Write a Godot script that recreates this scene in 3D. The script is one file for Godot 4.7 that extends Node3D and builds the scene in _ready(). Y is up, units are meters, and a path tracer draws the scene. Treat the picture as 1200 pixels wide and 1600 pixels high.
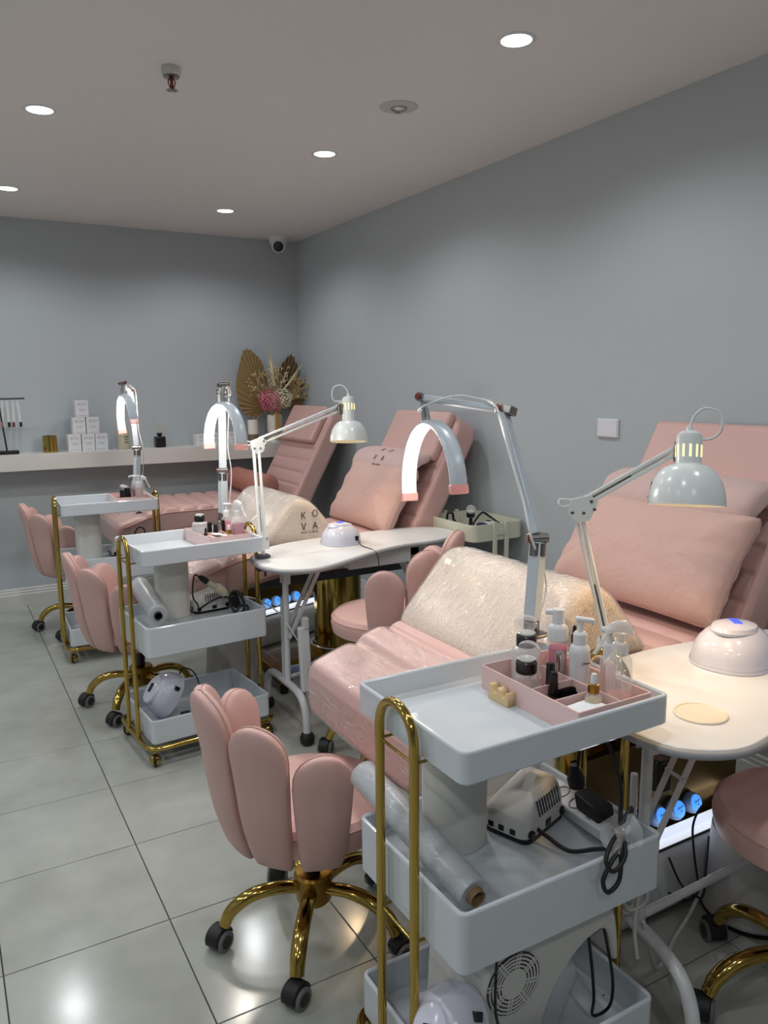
extends Node3D
# A beauty salon treatment room: three pink couches, nail tables, trolleys, lamps and stools.

# ------------------------------------------------------------------ mesh builder
class B:
	var v := PackedVector3Array()
	var n := PackedVector3Array()
	var idx := PackedInt32Array()
	var a := 0
	var ia := 0
	func begin():
		a = v.size()
		ia = idx.size()
	func pt(p: Vector3) -> int:
		v.append(p)
		n.append(Vector3.ZERO)
		return v.size() - 1
	func tri(i: int, j: int, k: int):
		idx.append(i)
		idx.append(j)
		idx.append(k)
	func quad(i: int, j: int, k: int, l: int):
		tri(i, j, k)
		tri(i, k, l)
	func end(closed := true):
		var vol := 0.0
		if closed and v.size() > a:
			var c := v[a]
			for t in range(ia, idx.size(), 3):
				vol += (v[idx[t]] - c).dot((v[idx[t + 1]] - c).cross(v[idx[t + 2]] - c))
		if vol < 0.0:
			for t in range(ia, idx.size(), 3):
				var k := idx[t + 1]
				idx[t + 1] = idx[t + 2]
				idx[t + 2] = k
		for t in range(ia, idx.size(), 3):
			var f := (v[idx[t + 1]] - v[idx[t]]).cross(v[idx[t + 2]] - v[idx[t]])
			n[idx[t]] += f
			n[idx[t + 1]] += f
			n[idx[t + 2]] += f
		for i in range(a, v.size()):
			n[i] = n[i].normalized() if n[i].length() > 1e-14 else Vector3.UP
	func mesh() -> ArrayMesh:
		var ri := PackedInt32Array()
		ri.resize(idx.size())
		for t in range(0, idx.size(), 3):
			ri[t] = idx[t]
			ri[t + 1] = idx[t + 2]
			ri[t + 2] = idx[t + 1]
		var arr := []
		arr.resize(Mesh.ARRAY_MAX)
		arr[Mesh.ARRAY_VERTEX] = v
		arr[Mesh.ARRAY_NORMAL] = n
		arr[Mesh.ARRAY_INDEX] = ri
		var m := ArrayMesh.new()
		m.add_surface_from_arrays(Mesh.PRIMITIVE_TRIANGLES, arr)
		return m
	# rounded box
	func box(c: Vector3, size: Vector3, r := 0.004, seg := 2, bs := Basis()):
		var h := size * 0.5
		r = minf(r, minf(h.x, minf(h.y, h.z)) * 0.98)
		begin()
		var cs := []
		for ax in 3:
			var l := []
			for i in seg + 1:
				l.append(-h[ax] + r - r * tan(PI / 4 * (1.0 - float(i) / seg)))
			for i in seg + 1:
				l.append(h[ax] - r + r * tan(PI / 4 * float(i) / seg))
			cs.append(l)
		var m: int = 2 * seg + 2
		var map := {}
		for ax in 3:
			var u: int = (ax + 1) % 3
			var w: int = (ax + 2) % 3
			for s in [-1.0, 1.0]:
				var g := []
				for i in m:
					for j in m:
						var p := Vector3.ZERO
						p[ax] = s * h[ax]
						p[u] = cs[u][i]
						p[w] = cs[w][j]
						var inner := p.clamp(-(h - Vector3.ONE * r), h - Vector3.ONE * r)
						var q := inner + (p - inner).normalized() * r
						var key := q.snapped(Vector3.ONE * 1e-6)
						if not map.has(key):
							map[key] = pt(c + bs * q)
						g.append(map[key])
				for i in m - 1:
					for j in m - 1:
						var q0: int = g[i * m + j]
						var q1: int = g[(i + 1) * m + j]
						var q2: int = g[(i + 1) * m + j + 1]
						var q3: int = g[i * m + j + 1]
						if s > 0:
							quad(q0, q1, q2, q3)
						else:
							quad(q0, q3, q2, q1)
		end()
	# surface of revolution about y; sharp profile corners are creased
	func lathe(prof: Array, seg := 20, xf := Transform3D()):
		begin()
		var rings := []
		for i in prof.size():
			rings.append(prof[i])
			if i > 0 and i < prof.size() - 1:
				var d0: Vector2 = (prof[i] - prof[i - 1]).normalized()
				var d1: Vector2 = (prof[i + 1] - prof[i]).normalized()
				if d0.dot(d1) < 0.8:
					rings.append(prof[i])
		var prev := -1
		for k in rings.size():
			var st := v.size()
			for j in seg:
				var an := TAU * j / seg
				pt(xf * Vector3(rings[k].x * cos(an), rings[k].y, rings[k].x * sin(an)))
			if prev >= 0 and rings[k] != rings[k - 1]:
				for j in seg:
					var j2: int = (j + 1) % seg
					quad(prev + j, st + j, st + j2, prev + j2)
			prev = st
		end()
	# loft through loops with the same number of points
	func loft(rings: Array, cap0 := true, cap1 := true, hard := false, loop := true):
		begin()
		var m: int = rings[0].size()
		var prev := -1
		for k in rings.size():
			var st := v.size()
			for p in rings[k]:
				pt(p)
			if prev >= 0:
				for j in (m if loop else m - 1):
					var j2: int = (j + 1) % m
					quad(prev + j, st + j, st + j2, prev + j2)
			prev = st
			if hard and k > 0 and k < rings.size() - 1:
				prev = v.size()
				for p in rings[k]:
					pt(p)
		for e in 2:
			if (e == 0 and cap0) or (e == 1 and cap1):
				var rg = rings[0] if e == 0 else rings[-1]
				var c := Vector3.ZERO
				for p in rg:
					c += p
				var ci := pt(c / m)
				var st := v.size()
				for p in rg:
					pt(p)
				for j in m:
					var j2: int = (j + 1) % m
					if e == 0:
						tri(ci, st + j, st + j2)
					else:
						tri(ci, st + j2, st + j)
		end(loop)
	# tube along a polyline; r is a number or a list
	func tube(pts: Array, r, seg := 8, closed := false, squash := 1.0, up := Vector3.UP):
		var rings := []
		var cnt := pts.size()
		var ref := Vector3.ZERO
		for i in cnt:
			var t: Vector3
			if closed:
				t = (pts[(i + 1) % cnt] - pts[(i - 1 + cnt) % cnt]).normalized()
			else:
				t = (pts[mini(i + 1, cnt - 1)] - pts[maxi(i - 1, 0)]).normalized()
			if i == 0:
				ref = up if absf(t.dot(up)) < 0.95 else Vector3.RIGHT
			ref = (ref - t * ref.dot(t)).normalized()
			var s := t.cross(ref)
			var rad: float = r[i] if r is Array else r
			var ring := PackedVector3Array()
			for j in seg:
				var an := TAU * j / seg
				ring.append(pts[i] + (ref * cos(an) * squash + s * sin(an)) * rad)
			rings.append(ring)
		if closed:
			rings.append(rings[0])
			loft(rings, false, false)
		else:
			loft(rings)
	# polygon (x,z) extruded in y with bevelled edges
	func prism(poly: Array, y0: float, y1: float, bev := 0.002, xf := Transform3D()):
		var m := poly.size()
		var nor := []
		var area := 0.0
		for i in m:
			area += poly[i].cross(poly[(i + 1) % m])
		for i in m:
			var e0: Vector2 = (poly[i] - poly[(i - 1 + m) % m]).normalized()
			var e1: Vector2 = (poly[(i + 1) % m] - poly[i]).normalized()
			var q := (Vector2(e0.y, -e0.x) + Vector2(e1.y, -e1.x)).normalized()
			nor.append(q * (1.0 if area > 0 else -1.0))
		var rings := []
		for s in [[y0, bev], [y0 + bev, 0.0], [y1 - bev, 0.0], [y1, bev]]:
			var rg := PackedVector3Array()
			for i in m:
				var p: Vector2 = poly[i] - nor[i] * s[1]
				rg.append(xf * Vector3(p.x, s[0], p.y))
			rings.append(rg)
		begin()
		for k in 3:
			var st := v.size()
			for p in rings[k]:
				pt(p)
			for p in rings[k + 1]:
				pt(p)
			for j in m:
				var j2: int = (j + 1) % m
				quad(st + j, st + m + j, st + m + j2, st + j2)
		var flat := PackedVector2Array(poly)
		var tr := Geometry2D.triangulate_polygon(flat)
		var cw := 0.0
		if tr.size() >= 3:
			cw = (flat[tr[1]] - flat[tr[0]]).cross(flat[tr[2]] - flat[tr[0]])
		for e in 2:
			var st := v.size()
			for p in rings[3 if e else 0]:
				pt(p)
			for t in range(0, tr.size(), 3):
				if (e == 1) == (cw * area > 0):
					tri(st + tr[t], st + tr[t + 2], st + tr[t + 1]) if area > 0 else tri(st + tr[t], st + tr[t + 1], st + tr[t + 2])
				else:
					tri(st + tr[t], st + tr[t + 1], st + tr[t + 2]) if area > 0 else tri(st + tr[t], st + tr[t + 2], st + tr[t + 1])
		end()
	# padded shape: outline (x,y), thickness along z, mapped by f
	func puff(outline: Array, spine: Callable, th: float, pw: float, f: Callable, edge := 0.25):
		var m := outline.size()
		var fr := [1.0, 0.985, 0.95, 0.88, 0.75, 0.55, 0.3]
		begin()
		var eq := []
		for p in outline:
			eq.append(pt(f.call(Vector3(p.x, p.y, 0.0))))
		for side in [1.0, -1.0]:
			var prev := eq
			for k in range(0, fr.size()):
				var cur := []
				for p in outline:
					var s: Vector2 = spine.call(p)
					var q: Vector2 = s + (p - s) * fr[k]
					var hh: float = th * 0.5 * (edge + (1.0 - edge) * pow(1.0 - pow(fr[k], pw), 0.5)) * side
					cur.append(pt(f.call(Vector3(q.x, q.y, hh))))
				for j in m:
					var j2: int = (j + 1) % m
					if side > 0:
						quad(prev[j], prev[j2], cur[j2], cur[j])
					else:
						quad(prev[j], cur[j], cur[j2], prev[j2])
				prev = cur
			var mid := []
			for p in outline:
				var s: Vector2 = spine.call(p)
				mid.append(pt(f.call(Vector3(s.x, s.y, th * 0.5 * side))))
			for j in m:
				var j2: int = (j + 1) % m
				if side > 0:
					quad(prev[j], prev[j2], mid[j2], mid[j])
				else:
					quad(prev[j], mid[j], mid[j2], prev[j2])
		end()

# ------------------------------------------------------------------ shape helpers
func rrect(w: float, d: float, r: float, seg := 5) -> Array:
	var o := []
	for q in 4:
		var c := Vector2((w * 0.5 - r) * (1 if q in [0, 3] else -1), (d * 0.5 - r) * (1 if q < 2 else -1))
		for i in seg + 1:
			var an := PI / 2 * (q + float(i) / seg)
			o.append(c + Vector2(cos(an), sin(an)) * r)
	return o

func ring_xz(poly: Array, y: float, grow := 0.0) -> PackedVector3Array:
	var m := poly.size()
	var o := PackedVector3Array()
	for i in m:
		var e: Vector2 = (poly[(i + 1) % m] - poly[(i - 1 + m) % m]).normalized()
		var p: Vector2 = poly[i] + Vector2(e.y, -e.x) * grow
		o.append(Vector3(p.x, y, p.y))
	return o

# smooth curve through points
func curve(pts: Array, k := 6, closed := false) -> Array:
	var o := []
	var m := pts.size()
	for i in (m if closed else m - 1):
		var p0: Vector3 = pts[(i - 1 + m) % m] if closed or i > 0 else pts[0] * 2.0 - pts[1]
		var p1: Vector3 = pts[i]
		var p2: Vector3 = pts[(i + 1) % m]
		var p3: Vector3 = pts[(i + 2) % m] if closed or i + 2 < m else p2 * 2.0 - p1
		for j in k:
			o.append(p1.cubic_interpolate(p2, p0, p3, float(j) / k))
	if not closed:
		o.append(pts[m - 1])
	return o

func curve2(pts: Array, k := 6) -> Array:
	var q := []
	for p in pts:
		q.append(Vector3(p.x, p.y, 0))
	var o := []
	for p in curve(q, k, true):
		o.append(Vector2(p.x, p.y))
	return o

func tray_mesh(b: B, w: float, d: float, y0: float, y1: float, wall := 0.011, r := 0.02, floor_t := 0.014):
	var p := rrect(w, d, r)
	b.loft([ring_xz(p, y0, -0.004), ring_xz(p, y0 + 0.004), ring_xz(p, y1 - 0.004), ring_xz(p, y1 - 0.001, -0.0015), ring_xz(p, y1, -0.004),
		ring_xz(p, y1, -wall + 0.003), ring_xz(p, y1 - 0.003, -wall), ring_xz(p, y0 + floor_t + 0.004, -wall - 0.001), ring_xz(p, y0 + floor_t, -wall - 0.005)], true, true, true)

func basis_from(y: Vector3, hint := Vector3.FORWARD) -> Basis:
	y = y.normalized()
	if absf(y.dot(hint)) > 0.95:
		hint = Vector3.RIGHT
	var x := y.cross(hint).normalized()
	return Basis(x, y, x.cross(y))

# ------------------------------------------------------------------ scene helpers
var taken := {}
func numbered(called: String) -> String:
	var k: int = taken.get(called, 0)
	taken[called] = k + 1
	return called if k == 0 else "%s_%03d" % [called, k]

func tag(o: Node3D, label: String, category: String, group := "") -> Node3D:
	o.set_meta("label", label)
	o.set_meta("category", category)
	if group:
		o.set_meta("group", group)
	return o

func thing(called: String, label: String, category: String, at := Vector3.ZERO, turn := 0.0, group := "") -> Node3D:
	var o := Node3D.new()
	o.name = numbered(called)
	add_child(o)
	o.position = at
	o.rotation.y = turn
	return tag(o, label, category, group)

func part(parent: Node3D, called: String, b, m: Material, label := "") -> MeshInstance3D:
	var o := MeshInstance3D.new()
	o.mesh = b.mesh() if b is B else b
	o.material_override = m
	o.name = called
	parent.add_child(o, true)
	if label:
		o.set_meta("label", label)
	return o

func dup(src: Node3D, label: String, at: Vector3, turn := 0.0) -> Node3D:
	var stem := String(src.name)
	if stem.length() > 4 and stem[stem.length() - 4] == "_" and stem.right(3).is_valid_int():
		stem = stem.left(stem.length() - 4)
	var o: Node3D = src.duplicate()
	o.name = numbered(stem)
	add_child(o)
	o.position = at
	o.rotation = Vector3(0, turn, 0)
	o.set_meta("label", label)
	return o

func structure(called: String, b: B, m: Material) -> MeshInstance3D:
	var o := part(self, called, b, m)
	o.set_meta("kind", "structure")
	return o

func cyl(b: B, p: Vector3, q: Vector3, r: float, seg := 14):
	var d := q - p
	b.lathe([Vector2(0, 0), Vector2(r - 0.0008, 0), Vector2(r, 0.0008), Vector2(r, d.length() - 0.0008), Vector2(r - 0.0008, d.length()), Vector2(0, d.length())], seg, Transform3D(basis_from(d), p))

func lettering(parent: Node3D, txt: String, size: float, xf: Transform3D, m: Material, called := "lettering", bold := false) -> MeshInstance3D:
	var t := TextMesh.new()
	var f := SystemFont.new()
	f.font_names = PackedStringArray(["Droid Sans"])
	f.font_weight = 700 if bold else 400
	t.font = f
	t.text = txt
	t.font_size = 32
	t.pixel_size = size / 23.0
	t.depth = 0.0006
	t.curve_step = 2.0
	var o := MeshInstance3D.new()
	o.mesh = t
	o.material_override = m
	o.name = called
	parent.add_child(o, true)
	o.transform = xf
	return o

# ------------------------------------------------------------------ materials
func noise_tex(freq: float, seed_: int, normal := false, bump := 6.0, ramp = null, size := 512, kind := FastNoiseLite.TYPE_SIMPLEX_SMOOTH, oct := 4) -> NoiseTexture2D:
	var t := NoiseTexture2D.new()
	var nz := FastNoiseLite.new()
	nz.noise_type = kind
	nz.seed = seed_
	nz.frequency = freq
	nz.fractal_octaves = oct
	t.noise = nz
	t.width = size
	t.height = size
	t.seamless = true
	t.as_normal_map = normal
	t.bump_strength = bump
	if ramp:
		var g := Gradient.new()
		g.set_color(0, ramp[0])
		g.set_color(1, ramp[1])
		t.color_ramp = g
	return t

func mat(hex: String, rough := 0.5, metal := 0.0) -> StandardMaterial3D:
	var m := StandardMaterial3D.new()
	m.albedo_color = Color(hex)
	m.roughness = rough
	m.metallic = metal
	return m

func tri_scale(m: StandardMaterial3D, s: Vector3, world := false):
	m.uv1_triplanar = true
	m.uv1_world_triplanar = world
	m.uv1_scale = s

func with_normal(m: StandardMaterial3D, t: Texture2D, strength: float, s: Vector3) -> StandardMaterial3D:
	m.normal_enabled = true
	m.normal_texture = t
	m.normal_scale = strength
	tri_scale(m, s)
	return m

func clear(hex: String, alpha: float, rough := 0.06) -> StandardMaterial3D:
	var m := mat(hex, rough)
	m.albedo_color.a = alpha
	m.transparency = BaseMaterial3D.TRANSPARENCY_ALPHA
	return m

func glow(hex: String, energy: float) -> StandardMaterial3D:
	var m := mat(hex, 0.5)
	m.emission_enabled = true
	m.emission = Color(hex)
	m.emission_energy_multiplier = energy
	return m

var M := {}
func make_materials():
	var grain := noise_tex(0.06, 3, true, 4.0)
	var soft := noise_tex(0.012, 5, true, 5.0)
	var crinkle := noise_tex(0.02, 11, true, 9.0, null, 512, FastNoiseLite.TYPE_SIMPLEX, 3)
	crinkle.noise.fractal_type = FastNoiseLite.FRACTAL_RIDGED
	M.leather = with_normal(mat("c9a29b", 0.42), grain, 0.25, Vector3(9, 9, 9))
	M.seam = mat("c4938a", 0.5)
	M.piping = mat("d0a097", 0.45)
	M.velvet = with_normal(mat("cba79d", 0.9), soft, 0.7, Vector3(3, 3, 3))
	M.velvet.rim_enabled = true
	M.velvet.rim = 0.5
	M.velvet.rim_tint = 0.6
	M.velvet_mauve = with_normal(mat("c9aba6", 0.9), soft, 0.7, Vector3(3, 3, 3))
	M.velvet_mauve.rim_enabled = true
	M.velvet_mauve.rim = 0.6
	M.velvet_mauve.rim_tint = 0.4
	M.champagne = with_normal(mat("cfbcae", 0.8), soft, 0.5, Vector3(6, 6, 6))
	M.champagne.albedo_color = Color.WHITE
	M.champagne.albedo_texture = noise_tex(0.035, 17, false, 1.0, [Color("b5a497"), Color("e6d9cd")], 512, FastNoiseLite.TYPE_SIMPLEX, 4)
	M.champagne.rim_enabled = true
	M.champagne.rim = 0.3
	M.terracotta = with_normal(mat("a96f62", 0.7), grain, 0.3, Vector3(6, 6, 6))
	M.wrap = with_normal(clear("ffffff", 0.07, 0.07), crinkle, 0.4, Vector3(3.5, 3.5, 1.6))
	M.wrap_bolster = with_normal(clear("fff8ee", 0.09, 0.09), crinkle, 1.1, Vector3(5, 2.2, 4))
	M.film_glint = clear("ffffff", 0.3, 0.12)  # milky white imitates glints along bunched film
	M.gold = mat("b89c52", 0.11, 1.0)
	M.gold_satin = mat("a07c38", 0.3, 1.0)
	M.bronze = mat("6b5228", 0.25, 0.9)
	M.chrome = mat("c9c9c9", 0.12, 1.0)
	M.steel = mat("8d8a86", 0.3, 1.0)
	M.rose = mat("7d3b33", 0.3, 0.6)
	M.tray = mat("cad1d7", 0.08)
	M.white = mat("d6d8da", 0.2)
	M.white_matte = mat("cfcecb", 0.7)
	M.tube_white = mat("d0d2d4", 0.22)
	M.table_white = mat("e2e3e4", 0.28)
	M.grey_edge = mat("9a9a9c", 0.5)
	M.lamp_paint = mat("dbe0df", 0.22)
	M.arch_paint = mat("bac3ca", 0.32)
	M.lilac_white = mat("d4d4e2", 0.16)
	M.cream = mat("cccebc", 0.4)
	M.black = mat("0c0c0d", 0.3)
	M.black_rubber = mat("141416", 0.55)
	M.grey_rubber = mat("6f706e", 0.5)
	M.ink = mat("20191a", 0.7)
	M.pink_acrylic = mat("dcbdb9", 0.2)
	M.paper = mat("d6d5cf", 0.95)
	M.card_core = mat("8f744f", 0.9)
	M.wood = mat("d8bd8f", 0.65)
	M.beige = mat("b9b39c", 0.5)
	M.brown = mat("75644a", 0.5)
	M.clear = clear("ffffff", 0.22, 0.04)
	M.frost = clear("e8e9ea", 0.38, 0.18)
	M.lid = clear("ffffff", 0.16, 0.08)
	M.pink_clear = clear("f2b6b0", 0.5, 0.1)
	M.liquid_pink = mat("d02a6c", 0.15)
	M.liquid_rose = mat("b0557a", 0.15)
	M.liquid_pale = clear("cf938b", 0.5, 0.05)
	M.liquid_amber = mat("b09a5a", 0.2)
	M.foil = with_normal(clear("eef1f4", 0.4, 0.09), crinkle, 0.5, Vector3(6, 6, 6))
	M.smoke_black = clear("0a0a0a", 0.92, 0.1)
	M.led = glow("fff8ee", 1.9)
	M.strip_light = glow("eef3ff", 0.75)
	M.bulb = glow("ffd890", 4.0)
	M.slot = glow("ffe9a0", 1.2)  # imitates lamp light showing through openings in the housing
	M.downlight = glow("fffdf8", 6.0)
	M.blue = glow("4d9dff", 0.9)
	M.blue_ring = mat("9dbbe0", 0.3)
	M.blue_digit = glow("3b55ff", 1.2)
	M.dark_grey = mat("3c3f44", 0.4)
	M.palm = mat("917950", 0.85)
	M.palm_dark = mat("685032", 0.85)
	M.dried = mat("cbb488", 0.9)
	M.pampas = mat("ddcfae", 0.95)
	M.hydrangea_pink = mat("cf6f85", 0.9)
	M.hydrangea_cream = mat("ded6bb", 0.9)
	M.straw = mat("c4a25e", 0.8)
	M.ceramic = mat("e3dfd6", 0.35)
	M.board = mat("d8d9db", 0.75)
	M.print_grey = mat("8f9498", 0.8)
	M.print_pink = mat("d79aa0", 0.8)
	# room
	M.wall = mat("b2b9bd", 0.62)
	with_normal(M.wall, noise_tex(0.05, 8, true, 2.0), 0.12, Vector3(4, 4, 4))
	M.ceiling = mat("dcd9d7", 0.9)
	M.skirting = mat("cdcecb", 0.4)
	M.shelf = mat("cbc9c5", 0.35)
	M.grout = mat("4a4946", 0.9)
	for k in 4:
		var t := mat("ffffff", 0.22)
		t.albedo_texture = noise_tex(0.006, 21 + k, false, 1.0, [[Color("a7aaa2"), Color("b8bab3")], [Color("a3a69e"), Color("b5b7b0")], [Color("a8aaa3"), Color("b6b8b1")], [Color("a4a69f"), Color("b7b9b2")]][k], 512, FastNoiseLite.TYPE_SIMPLEX_SMOOTH, 5)
		t.roughness_texture = noise_tex(0.01, 31 + k, false, 1.0, [Color(0.75, 0.75, 0.75), Color(1, 1, 1)], 256)
		t.roughness = 0.18
		tri_scale(t, Vector3(1.1, 1.1, 1.1), true)
		M["tile%d" % k] = t

# ------------------------------------------------------------------ main
func _ready():
	seed(7)
	var cam := Camera3D.new()
	cam.name = "camera"
	cam.transform = Transform3D(Basis(Vector3(0.8674, -0.0084, 0.4976), Vector3(0.087, 0.987, -0.1349), Vector3(-0.49, 0.1603, 0.8569)).orthonormalized(), Vector3(0, 1.55, 0))
	cam.fov = 66.36
	cam.near = 0.02
	add_child(cam)
	cam.current = true
	var we := WorldEnvironment.new()
	we.name = "surroundings"
	var env := Environment.new()
	env.background_mode = Environment.BG_COLOR
	env.background_color = Color(0.02, 0.02, 0.02)
	env.tonemap_mode = Environment.TONE_MAPPER_LINEAR
	env.tonemap_exposure = 1.03
	env.sdfgi_enabled = true
	env.ssao_enabled = true
	env.ssil_enabled = true
	we.environment = env
	add_child(we)
	make_materials()
	build_room()
	build_beds()
	build_tables()
	build_trolleys()
	build_chairs()
	build_task_lamps()
	build_shelf_things()
	build_trolley_things()
	build_floor_things()

const WX := 2.661
const BZ := -6.06
const HC := 2.69
const LX := -2.7
const FZ := 2.6

var ord_word := ["first", "second", "third", "fourth", "fifth", "sixth"]
func build_room():
	# ceiling downlights first: they are the light of the room
	var seen := {Vector2(1.812, -2.246): "largest and topmost of the ceiling downlights, nearest the right wall", Vector2(1.811, -3.733): "downlight past the flat emergency light, second along the right row",
		Vector2(1.791, -5.2): "downlight nearest the dome camera in the far corner", Vector2(0.498, -3.721): "downlight in the left row, to the left of the dark sprinkler head", Vector2(0.494, -5.212): "downlight cut by the left edge near the back wall"}
	for p in seen:
		downlight(p, "round white " + seen[p], true)
	for x in [1.81, 0.495, -0.82, -2.13]:
		for z in [-5.2, -3.725, -2.245, -0.76, 0.72]:
			if z < -3 and x > 0 or z < -2 and x > 1.5 or z > 0 and (x < -1 or x > 1):  # row behind the camera: two unseen lamps added to brighten near trays
				continue
			downlight(Vector2(x, z), "unseen recessed downlight, %s from the left wall in the %s row from the back" % [ord_word[int(round((x + 2.13) / 1.315))], ord_word[int(round((z + 5.2) / 1.47))]], false)
	# floor
	var b := B.new()
	b.box(Vector3((WX + LX) * 0.5, -0.06, (FZ + BZ) * 0.5), Vector3(WX - LX + 0.2, 0.112, FZ - BZ + 0.2), 0.001, 1)
	var fl := structure("floor", b, M.grout)
	var s := 0.4435
	var x0 := 0.479 - s * 8
	var z0 := -3.912 + 0.4454 * 15
	var rng := RandomNumberGenerator.new()
	rng.seed = 5
	var far_b := B.new()
	for i in 13:
		for j in 22:
			var xa := maxf(x0 + i * s, LX)
			var xb := minf(x0 + (i + 1) * s, WX)
			var zb := minf(z0 - j * 0.4454, FZ)
			var za := maxf(z0 - (j + 1) * 0.4454, BZ)
			if xb - xa < 0.02 or zb - za < 0.02:
				continue
			var c := Vector3((xa + xb) * 0.5, -0.004, (za + zb) * 0.5)
			var sz := Vector3(xb - xa - 0.0035, 0.008, zb - za - 0.0035)
			if zb < -0.4 and xb > -1.4:
				var tb := B.new()
				tb.box(c, sz, 0.0012, 1)
				part(fl, "tile", tb, M["tile%d" % rng.randi_range(0, 3)])
			else:
				far_b.box(c, sz, 0.0012, 1)
	part(fl, "tile_field", far_b, M.tile0).set_meta("kind", "stuff")
	# walls and ceiling
	var hy := HC * 0.5
	for w in [["wall_right", Vector3(WX + 0.06, hy, (FZ + BZ) * 0.5), Vector3(0.12, HC, FZ - BZ + 0.24)], ["wall_left", Vector3(LX - 0.06, hy, (FZ + BZ) * 0.5), Vector3(0.12, HC, FZ - BZ + 0.24)],
			["wall_back", Vector3((WX + LX) * 0.5, hy, BZ - 0.06), Vector3(WX - LX, HC, 0.12)], ["wall_front", Vector3((WX + LX) * 0.5, hy, FZ + 0.06), Vector3(WX - LX, HC, 0.12)]]:
		b = B.new()
		b.box(w[1], w[2], 0.001, 1)
		structure(w[0], b, M.wall)
	b = B.new()
	b.box(Vector3((WX + LX) * 0.5, HC + 0.06, (FZ + BZ) * 0.5), Vector3(WX - LX + 0.24, 0.12, FZ - BZ + 0.24), 0.001, 1)
	structure("ceiling", b, M.ceiling)
	# skirting boards with a stepped top
	var prof := [Vector2(0, 0), Vector2(0.018, 0), Vector2(0.018, 0.082), Vector2(0.0135, 0.088), Vector2(0.0135, 0.102), Vector2(0.009, 0.108), Vector2(0.009, 0.122), Vector2(0, 0.128)]
	for side in ["back", "right", "left"]:
		b = B.new()
		var rings := []
		for e in 2:
			var rg := PackedVector3Array()
			for p in prof:
				if side == "back":
					rg.append(Vector3([LX, WX][e], p.y, BZ + p.x))
				elif side == "right":
					rg.append(Vector3(WX - p.x, p.y, [BZ, FZ][e]))
				else:
					rg.append(Vector3(LX + p.x, p.y, [BZ, FZ][e]))
			rings.append(rg)
		b.begin()
		for j in prof.size():
			var j2: int = (j + 1) % prof.size()
			b.begin()
			b.quad(b.pt(rings[0][j]), b.pt(rings[1][j]), b.pt(rings[1][j2]), b.pt(rings[0][j2]))
			b.end(false)
		structure("baseboard_" + side, b, M.skirting)
	# sprinkler
	var t := thing("sprinkler", "small dark fire sprinkler head hanging from the ceiling in a white cup", "sprinkler", Vector3(0.859, HC, -3.027))
	b = B.new()
	b.lathe([Vector2(0, -0.03), Vector2(0.03, -0.03), Vector2(0.034, -0.022), Vector2(0.034, 0)], 20)
	part(t, "cup", b, M.white_matte)
	b = B.new()
	b.lathe([Vector2(0, -0.036), Vector2(0.029, -0.034), Vector2(0.029, -0.029)], 20)
	part(t, "escutcheon", b, M.steel)
	b = B.new()
	cyl(b, Vector3(0, -0.034, 0), Vector3(0, -0.075, 0), 0.006, 10)
	for e in [-1, 1]:
		b.tube(curve([Vector3(0.004 * e, -0.036, 0), Vector3(0.013 * e, -0.05, 0), Vector3(0.004 * e, -0.074, 0)], 4), 0.0022, 6)
	part(t, "frame", b, M.rose)
	b = B.new()
	for k in 10:
		var an := TAU * k / 10
		b.box(Vector3(cos(an) * 0.013, -0.078, sin(an) * 0.013), Vector3(0.018, 0.002, 0.0045), 0.0005, 1, Basis(Vector3.UP, -an))
	cyl(b, Vector3(0, -0.0795, 0), Vector3(0, -0.076, 0), 0.010, 12)
	part(t, "deflector", b, M.steel)
	# emergency light
	t = thing("emergency_light", "flat round white unlit fitting between the two right-hand ceiling lights", "emergency light", Vector3(1.795, HC, -2.986))
	b = B.new()
	b.lathe([Vector2(0, -0.006), Vector2(0.03, -0.006), Vector2(0.07, -0.005), Vector2(0.08, -0.002), Vector2(0.081, 0)], 32)
	part(t, "plate", b, mat("bcbab8", 0.5))
	b = B.new()
	b.lathe([Vector2(0.029, -0.006), Vector2(0.031, -0.010), Vector2(0.035, -0.006)], 28)
	part(t, "ring", b, M.steel)
	b = B.new()
	b.lathe([Vector2(0, -0.013), Vector2(0.012, -0.011), Vector2(0.017, -0.006)], 20)
	part(t, "lens", b, mat("efe4d8", 0.1))
	b = B.new()
	b.box(Vector3(0.026, -0.0062, -0.05), Vector3(0.026, 0.001, 0.007), 0.0004, 1)
	part(t, "marking", b, M.dark_grey)
	# dome camera
	t = thing("security_camera", "white dome security camera with a black lens under the ceiling by the corner", "camera", Vector3(2.462, HC, -5.93))
	b = B.new()
	b.lathe([Vector2(0.062, -0.055), Vector2(0.07, -0.04), Vector2(0.078, -0.012), Vector2(0.08, 0)], 28)
	part(t, "mount", b, M.white)
	b = B.new()
	b.lathe([Vector2(0, -0.062), Vector2(0.03, -0.055), Vector2(0.052, -0.035), Vector2(0.06, 0), Vector2(0.052, 0.03)], 24, Transform3D(Basis(), Vector3(0, -0.05, 0)))
	part(t, "ball", b, M.white)
	var dir := Vector3(-0.36, -0.42, 0.83).normalized()
	b = B.new()
	b.lathe([Vector2(0.052, 0), Vector2(0.05, 0.012), Vector2(0.042, 0.016), Vector2(0.04, 0.012)], 24, Transform3D(basis_from(dir), Vector3(0, -0.05, 0) + dir * 0.05))
	part(t, "rim", b, M.white)
	b = B.new()
	b.lathe([Vector2(0.041, 0), Vector2(0.036, 0.004), Vector2(0.018, 0.007), Vector2(0, 0.008)], 24, Transform3D(basis_from(dir), Vector3(0, -0.05, 0) + dir * 0.06))
	part(t, "lens", b, M.black)
	# blank plate on the right wall
	t = thing("wall_plate", "white blank square switch plate on the grey right wall", "wall plate", Vector3(WX, 1.347, -2.59))
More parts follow.
